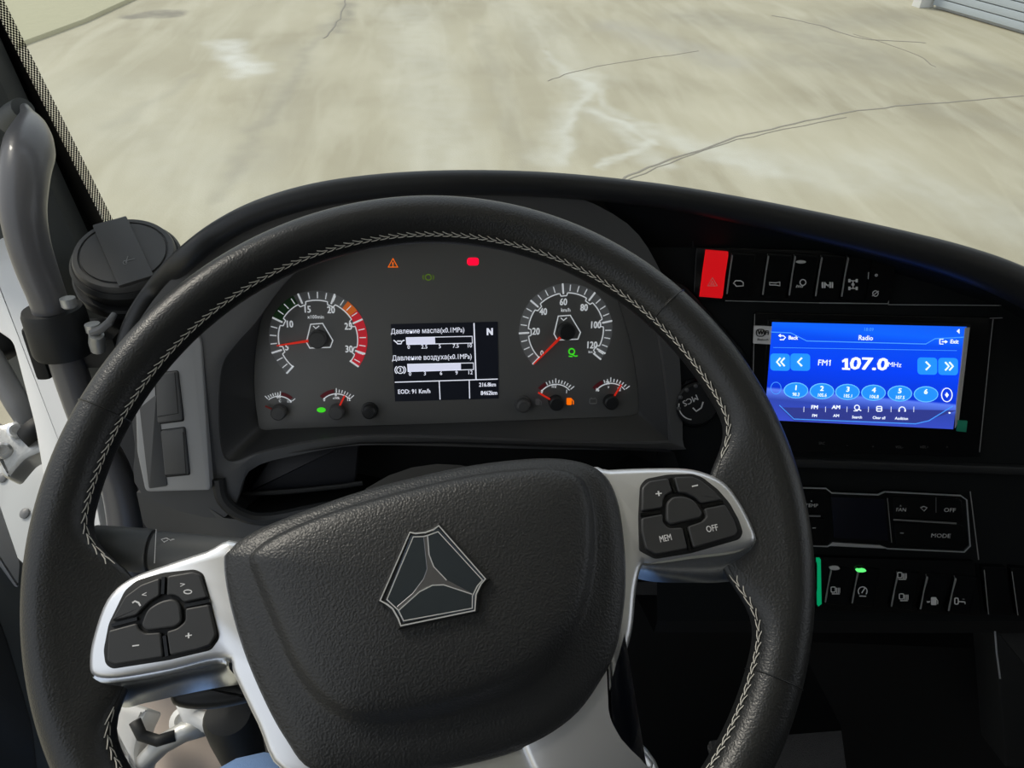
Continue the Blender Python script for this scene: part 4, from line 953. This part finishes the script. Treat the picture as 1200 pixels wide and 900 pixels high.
rp_ = pad([(750, 569), (757, 561), (782, 556), (811, 555), (823, 559), (841, 573), (855, 589), (866, 609), (871, 624), (867, 632), (811, 648), (768, 655), (754, 648), (749, 645), (748, 605)],
    [[(753, 571), (760, 564), (783, 560), (788, 576), (780, 580), (777, 586), (777, 595), (752, 599)], [(790, 559), (811, 558), (821, 562), (837, 575), (847, 586), (822, 590), (815, 583), (804, 578), (795, 577)],
     [(825, 596), (850, 591), (860, 608), (865, 622), (862, 628), (813, 642), (806, 617), (823, 611), (828, 605)], [(752, 607), (777, 602), (777, 612), (784, 619), (800, 618), (806, 643), (769, 650), (757, 643), (752, 622)]],
    [(781, 589), (788, 582), (802, 581), (814, 586), (824, 601), (821, 607), (786, 615), (781, 610)], [((786, 560), (792, 577)), ((751, 603), (774, 599)), ((823, 593), (848, 588)), ((803, 619), (809, 645))], 'right')
hb = HS+.0034; dl = (1, -.17)
for pd_, s_, x, y, hp, d_, bo, wi in ((lp_, '<', 169, 697, 6, dl, .01, 1.3), (lp_, '>', 214, 685.5, 6, dl, .01, 1.3), (lp_, '+', 221, 745.5, 9, dl, .02, 1.2), (rp_, '+', 772, 579, 8.5, (1, -.1), .02, 1.2), (rp_, 'MEM', 780, 631, 7.5, (1, -.2), .006, .68), (rp_, 'OFF', 834.5, 619.5, 7.5, (1, -.2), .006, .78)):
    bm = B(); text(bm, FWH, s_, x, y, hp, hb, d_, bo, wi); fin(bm, 'lettering', WHT, pd_)
for pd_, l_, w_ in ((lp_, [(155, 757), (163, 756)], 1.5), (rp_, [(811, 570), (818, 568.5)], 1.5), (lp_, [(155, 706.5), (158, 704.5), (162, 706), (164.5, 710)], 2.0)):
    bm = B(); pline(bm, FWH, l_, w_, hb); fin(bm, 'pad_symbol', WHT, pd_)
bm = B(); pline(bm, FWH, circ(220, 693.5, 4.5, 2.2), 1.3, hb, True); fin(bm, 'pad_symbol', WHT, lp_)
# lower spoke pieces
SKM = mat('polished silver skirt', (.66, .70, .76), .2, 1.)
def facet(top, bot, hb, nm):
    T0 = catmull([wp(x, y, HS-.003) for x, y in top], 5, False); T1 = catmull([wp(x, y, hb) for x, y in bot], 5, False)
    T2 = [p+Vector((0, .012, -.004)) for p in T1]; Tm = [a.lerp(b, .12)+Vector((0, -.0006, .0012)) for a, b in zip(T0, T1)]
    bm = B(); loft(bm, [[p+Vector((0, .012, -.004)) for p in T0], T0, Tm, T1, T2], False); return fin(bm, nm, SKM, sw, 50)
facet([(103, 786), (112, 795), (150, 793), (200, 785), (255, 772), (268, 780)], [(110, 800), (141, 828), (170, 824), (210, 815), (255, 806), (284, 802)], -.012, 'spoke_skirt')
facet([(750, 659), (768, 660), (810, 654), (860, 647), (884, 634), (890, 625)], [(746, 678), (768, 682), (810, 683), (850, 682), (877, 676), (888, 655)], -.008, 'spoke_skirt')
slab([(205, 800), (262, 796), (288, 806), (292, 822), (240, 832), (200, 826)], -.018, -.040, .004, HOOD, 'switch_housing')
# column boss behind the hub
bm = B()
lathe(bm, [(.075, -.012), (.072, -.035), (.05, -.05), (.045, -.10)], 32, (.005, -.03, 0)); fin(bm, 'wheel_boss', HOOD, sw)
# ================================================================ STEERING COLUMN + STALK
FCo = Fr(FWH.o-FWH.n*.075, FWH.x, FWH.n)
col_ = thing('steering_column', 'black steering column cover behind the wheel hub', 'steering column', FCo)
bm = B()
def ell(z, a, b, oy=-.045): return [Vector((a*math.copysign(abs(math.cos(t))**.7, math.cos(t)), oy+b*math.copysign(abs(math.sin(t))**.7, math.sin(t)), z)) for t in [2*math.pi*k/32 for k in range(32)]]
loft(bm, [ell(.02, .05, .045), ell(.018, .062, .055), ell(-.03, .068, .06), ell(-.12, .07, .062), ell(-.22, .06, .055)], True, True, True)
fin(bm, 'shroud', BLK, col_, 60)
Pst = [W(282, 652, .455), W(180, 643, .452), W(106, 641, .447)]
FSt = world_fr(tuple(Pst[0]))
stalk = thing('wiper_stalk', 'grey black wiper stalk with wiper symbols reaching out left behind the wheel', 'lever', FSt)
q = [FSt.to(p) for p in Pst]
ax = (q[2]-q[0]).normalized()
M_ = ax.to_track_quat('Z', 'Y').to_matrix().to_4x4()
def along(prof, mt, nm, par): 
    bm = B(); lathe(bm, [(r, z) for r, z in prof], 28, (0, 0, 0), M_); return fin(bm, nm, mt, par, 40)
Ltot = (q[2]-q[0]).length; Ls = (q[1]-q[0]).length
STM = mat('stalk plastic', (.060, .064, .066), .5, bump=('noise', 1500, .2, .0002))
arm = along([(.0085, -.06), (.0105, 0), (.0118, Ls-.0015)], STM, 'stalk_arm', stalk)
along([(.0108, Ls-.002), (.0108, Ls+.001)], BLK, 'stalk_gap', stalk)
along([(.0122, Ls+.0005), (.0127, Ls+.0015), (.0128, Ltot-.002), (.0118, Ltot), (.008, Ltot+.001), (1e-7, Ltot+.0012)], STM, 'stalk_end', stalk)
FSy = Fr(Pst[1], (Pst[0]-Pst[1]), -ray(190, 640).normalized())
bm = B(); 
for (x, y) in ((195, 634), (192, 650)):
    pline(bm, FSy, [(x-6, y-2), (x, y-3.5), (x+5, y-1), (x, y+4)], 1., .0142, True); pline(bm, FSy, [(x-3, y+1), (x+2, y-1)], .8, .0142)
pline(bm, FSy, rrect(201, 632, 204.5, 637.5, 1), 1, .0142, True); pline(bm, FSy, [(201, 648), (201.2, 653)], 1.1, .0142); pline(bm, FSy, [(183, 620), (181, 660)], .7, .0142)
for v in bm.verts: v.co = FSt.to(FSy.o+FSy.x*v.co.x+FSy.y*v.co.y+FSy.n*v.co.z)
fin(bm, 'stalk_symbols', WHT, arm)
# ================================================================ GRAB RAIL, CLAMP, CUP LID
gp = [(29, 126, .70, 5), (33, 136, .685, 9), (36, 152, .665, 19), (34, 175, .645, 27), (29, 205, .63, 26), (27, 245, .625, 24.5), (33, 283, .63, 23), (44, 318, .64, 22), (56, 350, .65, 20.5), (70, 395, .67, 20), (87, 450, .69, 19), (108, 505, .71, 19), (136, 560, .73, 19), (147, 620, .75, 19), (150, 700, .77, 19), (150, 800, .79, 19)]
G = catmull([W(*p[:3]) for p in gp], 5, False); Gr = [v.x for v in catmull([(p[3]*p[2]/900, 0, 0) for p in gp], 5, False)]
FG = world_fr(tuple(G[0]))
gr = thing('grab_rail', 'thick grey grab rail curving down beside the windscreen pillar', 'handrail', FG)
rads = Gr
bm = B(); tube(bm, [FG.to(p) for p in G], rads, 20, ell=1.0); fin(bm, 'rail', RAIL, gr, 180)
bm = B(); p0 = FG.to(W(14, 143, .72)); p1 = FG.to(W(27, 127, .70)); tube(bm, [p0, p0.lerp(p1, .5), p1], [.014, .013, .010], 14); fin(bm, 'end_socket', TRIM, gr)
i0 = 33
pc = W(74, 403, .675); ax = (W(87, 450, .69)-W(56, 350, .65)).normalized()
FCl = Fr(pc, Vector((1, 0, 0)), ax)
cb_ = thing('rail_clamp', 'black clamp bracket gripping the grab rail beside the cup lid', 'bracket', FCl)
bm = B(); lathe(bm, [(.0165, -.034), (.0235, -.034), (.0250, -.030), (.0255, .004), (.024, .008), (.0165, .008)], 28)
fin(bm, 'clamp_collar', DASH, cb_, 40)
bm = B(); 
tp_ = FCl.to(W(128, 350, .70)); 
box(bm, (tp_.x*.55, tp_.y*.55, .010), (.055, .05, .03), bev=.008); fin(bm, 'clamp_arm', DASH, cb_, 40)
for (x, y, d) in ((81, 357, .645), (110, 387, .655)):
    c = FCl.to(W(x, y, d)); bm = B(); lathe(bm, [(.0062, -.006), (.0062, .001), (.005, .0025), (1e-7, .003)], 12, tuple(c)); fin(bm, 'bolt', ALU, cb_)
bm = B(); tube(bm, [FCl.to(W(*p)) for p in ((108, 390, .652), (118, 386, .65), (128, 378, .65), (134, 368, .655))], [.004, .0035, .0035, .0025], 10); fin(bm, 'clamp_lever', GREY2, cb_)
bm = B(); tube(bm, [FCl.to(W(*p)) for p in ((113, 392, .652), (114, 402, .66), (115, 410, .665))], [.006, .007, .006], 12); fin(bm, 'clamp_nut', ALU, cb_)
bm = B(); box(bm, (0, 0, 0), (.012, .016, .05), bev=.004)
cc = FCl.to(W(46, 412, .68))
for v in bm.verts: v.co += cc
fin(bm, 'clamp_catch', BLK, cb_)
# cup
nc = Vector((.06, -.30, .95)).normalized()
FCu = Fr(W(147, 301, .70), Vector((.94, .34, 0)), nc)
cup = thing('lidded_cup_holder', 'round black cup holder with a hinged lid and crossing strap next to the pillar', 'cup holder', FCu)
rc = .0445
bm = B(); lathe(bm, [(rc*.80, -.075), (rc*.92, -.035), (rc*.98, -.030), (rc*1.0, -.012), (rc*1.06, -.010), (rc*1.08, -.004), (rc*1.02, .0)], 48); fin(bm, 'cup_body', DASH, cup, 40)
bm = B(); lathe(bm, [(rc*1.10, -.030), (rc*1.14, -.028), (rc*1.14, -.020), (rc*1.10, -.018)], 48); fin(bm, 'holder_ring', DASH, cup, 40)
bm = B(); lathe(bm, [(rc*.99, -.012), (rc*.985, .003), (rc*.95, .006), (rc*.86, .0062), (rc*.855, .0048), (rc*.82, .0048), (rc*.81, .0066), (1e-7, .0075)], 56); ld = fin(bm, 'lid', GREY, cup, 30)
bm = B(); a = math.radians(88); 
box(bm, (0, 0, .0078), (.030, rc*1.84, .0035), Matrix.Rotation(R(8), 4, 'Z'), bev=.0015); fin(bm, 'strap', GREY2 if 0 else GREY, ld, 40)
bm = B(); pline(bm, FCu, [(145, 306), (150, 305), (158, 303)], 1., .0101); pline(bm, FCu, [(150, 300), (147, 308)], 1., .0101); pline(bm, FCu, circ(146.5, 307.5, 2.2), .8, .0101, True); fin(bm, 'lid_symbol', DWH, ld)
# ================================================================ LEFT SIDE : DOOR FRAME, MIRROR ARM, HINGE
FWp = Fr(W(60, 450, .83), X, Vector((-.35, -.55, .65)))
bm = B()
wpts = [(-40, 200), (0, 262), (40, 345), (75, 420), (90, 480), (118, 598), (60, 650), (52, 560), (35, 500), (18, 420), (-10, 360), (-60, 330)]
pprism(bm, FWp, [(-60, 180), (0, 268), (48, 360), (100, 520), (122, 640), (66, 655), (40, 500), (14, 400), (-60, 350)], -.03, .004, .003, .01)
o = fin(bm, 'trim_4', WPAINT, None, fr=FWp, kind='structure'); o['label'] = 'white painted door frame post'
# lower door panel and sill (dark)
FDo = Fr(W(20, 760, .80), (W(80, 760, .80)-W(-40, 760, .86)), Vector((.75, -.45, .45)))
bm = B(); pprism(bm, FDo, [(-200, 560), (10, 640), (60, 690), (80, 800), (85, 900), (90, 1100), (-200, 1100)], -.03, 0, .006, .01)
o = fin(bm, 'door_1', TRIM, None, fr=FDo, kind='structure'); o['label'] = 'dark grey lower door trim'
bm = B(); pprism(bm, FDo, [(-200, 640), (0, 722), (12, 755), (40, 850), (48, 920), (-200, 920)], -.001, .012, .004, .01); fin(bm, 'door_pocket', DASH, o)
bm = B(); pprism(bm, FDo, [(-60, 560), (0, 590), (24, 660), (22, 690), (0, 660), (-60, 640)], -.001, .006, .002, .004); fin(bm, 'door_seal', mat('light grey seal', (.42, .42, .42), .6), o)
# pale lower door frame board
FBd = Fr(W(30, 600, 1.02), X, Vector((-.25, -.45, .8)))
bm = B(); pprism(bm, FBd, [(-80, 500), (20, 530), (62, 540), (118, 600), (115, 700), (20, 680), (0, 600), (-80, 560)], -.02, 0, .003, .01)
o = fin(bm, 'trim_5', mat('greyish white panel', (.50, .51, .50), .4), None, fr=FBd, kind='structure'); o['label'] = 'grey white inner door panel'
for x, y in ((4, 560), (30, 602)):
    c = FBd.l(x, y, 0); bm = B(); lathe(bm, [(.007, 0), (.007, .003), (.004, .005), (1e-7, .0052)], 12, (c.x, c.y, 0)); fin(bm, 'screw', GREY2, o)
# mirror arm with casting
FMa = world_fr(tuple(W(45, 505, .90)))
ma = thing('mirror_arm', 'grey tubular mirror arm bolted to a cast aluminium bracket beyond the door frame', 'mirror arm', FMa)
bm = B(); tube(bm, [FMa.to(W(*p)) for p in ((-40, 370, .90), (0, 437, .90), (20, 472, .90), (44, 508, .90))], .0135, 16); fin(bm, 'arm_tube', GREY2, ma, 180)
bm = B(); tube(bm, [FMa.to(W(*p)) for p in ((-50, 330, .93), (-12, 396, .92), (2, 418, .92))], .022, 16); fin(bm, 'arm_sleeve', DASH, ma, 180)
bm = B(); tube(bm, [FMa.to(W(*p)) for p in ((38, 498, .9), (52, 512, .9))], .020, 16); fin(bm, 'rubber_grommet', BLK, ma, 180)
FCa = Fr(W(30, 530, .885), RT, Vector((-.4, 0, .5))-ray(30, 530).normalized())
bm = B(); pprism(bm, FCa, [(-30, 480), (2, 497), (12, 492), (26, 500), (32, 512), (52, 512), (70, 502), (76, 512), (60, 526), (30, 538), (18, 552), (10, 562), (0, 556), (-2, 540), (-30, 535)], -.03, .0, .006, .006)
for v in bm.verts: v.co = FMa.to(FCa.o+FCa.x*v.co.x+FCa.y*v.co.y+FCa.n*v.co.z)
fin(bm, 'casting', ALU, ma)
for x, y in ((19, 504), (3, 528)):
    bm = B(); c = FMa.to(FCa.hit(x, y, .004)); Mq = (-ray(x, y)).to_track_quat('Z', 'Y').to_matrix().to_4x4(); Mq.translation = c
    lathe(bm, [(.010, -.004), (.0095, .002), (.007, .004), (.0045, .004), (.0042, .001), (1e-7, .001)], 16, (0, 0, 0), Mq); fin(bm, 'bolt', SIL, ma)
# hinge casting seen below the left spoke
FH = Fr(W(190, 865, .95), RT, Vector((-.4, 0, .3))-ray(190, 865).normalized())
hg = thing('hinge_bracket', 'white cast metal bracket glimpsed below the left spoke', 'bracket', FH)
bm = B(); pprism(bm, FH, [(118, 815), (150, 822), (175, 830), (165, 850), (158, 880), (160, 900), (175, 930), (130, 930), (128, 860)], -.02, .02, .008, .006); fin(bm, 'bracket_arm', WPAINT, hg)
bm = B(); tube(bm, [FH.to(W(*p)) for p in ((160, 925, .93), (172, 890, .93), (190, 872, .93), (215, 858, .93), (250, 848, .94))], .012, 12); fin(bm, 'bracket_rod', ALU, hg, 180)
bm = B(); tube(bm, [FH.to(W(*p)) for p in ((215, 815, .94), (225, 840, .94), (250, 850, .93), (262, 835, .93))], .012, 12); fin(bm, 'bracket_rod', WPAINT, hg, 180)
bm = B(); pprism(bm, FH, [(150, 810), (262, 800), (262, 960), (170, 960)], -.10, -.07, .003); fin(bm, 'ground_backdrop', mat('pinkish ground', (.50, .42, .36), .7), hg)  # plate added behind the bracket, standing in for pinkish ground outside
bm = B(); c = FH.l(215, 845, 0); lathe(bm, [(.018, -.02), (.018, .0), (.010, .004), (.009, -.002), (1e-7, -.002)], 20, (c.x, c.y, 0)); fin(bm, 'bracket_boss', WPAINT, hg)
bm = B(); tube(bm, [FH.to(W(*p)) for p in ((158, 845, .92), (166, 862, .92), (185, 868, .92), (205, 862, .92))], .007, 10); fin(bm, 'dark_cable', DASH, hg, 180)
# dark round damper right of bracket
FCy = Fr(W(272, 850, .86), Vector((1, 0, 0)), Vector((.05, -.1, 1)))
cy_ = thing('pedal_housing', 'dark round pedal housing beside the white bracket', 'housing', FCy)
bm = B(); lathe(bm, [(.024, -.12), (.028, -.02), (.028, .02), (.024, .03), (1e-7, .032)], 24); fin(bm, 'housing_body', DASH, cy_)
# ================================================================ DRIVER'S LEGS AND SEAT
def body(name, V, E_, mt, parent, lv=2):
    me = bpy.data.meshes.new(name); me.from_pydata([v[:3] for v in V], E_, []); o = bpy.data.objects.new(name, me); COL.objects.link(o)
    md = o.modifiers.new('s', 'SKIN'); 
    for i, v in enumerate(V):
        sv = me.skin_vertices[0].data[i]; sv.radius = (v[3], v[3]); sv.use_root = (i == 0)
    o.modifiers.new('d', 'SUBSURF').levels = lv
    dg = bpy.context.evaluated_depsgraph_get(); m2 = bpy.data.meshes.new_from_object(o.evaluated_get(dg)); bpy.data.objects.remove(o)
    for p in m2.polygons: p.use_smooth = True
    m2.materials.clear(); m2.materials.append(mt); o = bpy.data.objects.new(name, m2); COL.objects.link(o); o.parent = parent; return o
FPn = world_fr((0, -.22, -.78))
pr = thing('person', 'seated driver in blue jeans, only a knee showing under the wheel', 'person', FPn)
def pv(x, y, z, r): p = FPn.to(Vector((x, y, z))); return (p.x, p.y, p.z, r)
KL = W(288, 945, .68); KL2 = KL
V = [pv(0, -.30, -.71, .14), pv(-.10, -.22, -.74, .10), pv(KL.x*.65, KL.y*.35, -.70, .085), pv(KL.x, KL.y, KL.z, .068), pv(KL.x-.01, KL.y+.05, KL.z-.25, .052), pv(KL.x-.01, KL.y+.03, -1.24, .042),
     pv(.10, -.22, -.74, .10), pv(.14, .0, -.73, .085), pv(.18, .20, -.76, .062), pv(.18, .30, -1.0, .050), pv(.18, .38, -1.24, .042)]
body('jeans', V, [(0, 1), (1, 2), (2, 3), (3, 4), (4, 5), (0, 6), (6, 7), (7, 8), (8, 9), (9, 10)], JEAN, pr)
for x, y in ((KL.x-.01, KL.y+.03), (.18, .38)):
    a = FPn.to(Vector((x, y, -1.26)))
    body('shoe', [(a.x, a.y-.03, a.z-.005, .036), (a.x, a.y+.06, a.z-.01, .037), (a.x, a.y+.16, a.z-.018, .030)], [(0, 1), (1, 2)], SHOE, pr)
FSe = world_fr((0, -.27, -1.0))
se = thing('driver_seat', 'dark cloth driver seat behind the steering wheel', 'seat', FSe)
bm = B(); box(bm, (0, .02, .06), (.48, .42, .12), bev=.035); fin(bm, 'seat_cushion', SEATM, se, 60)
bm = B(); box(bm, (0, -.12, -.17), (.36, .36, .30), bev=.02); fin(bm, 'seat_base', BLK, se)
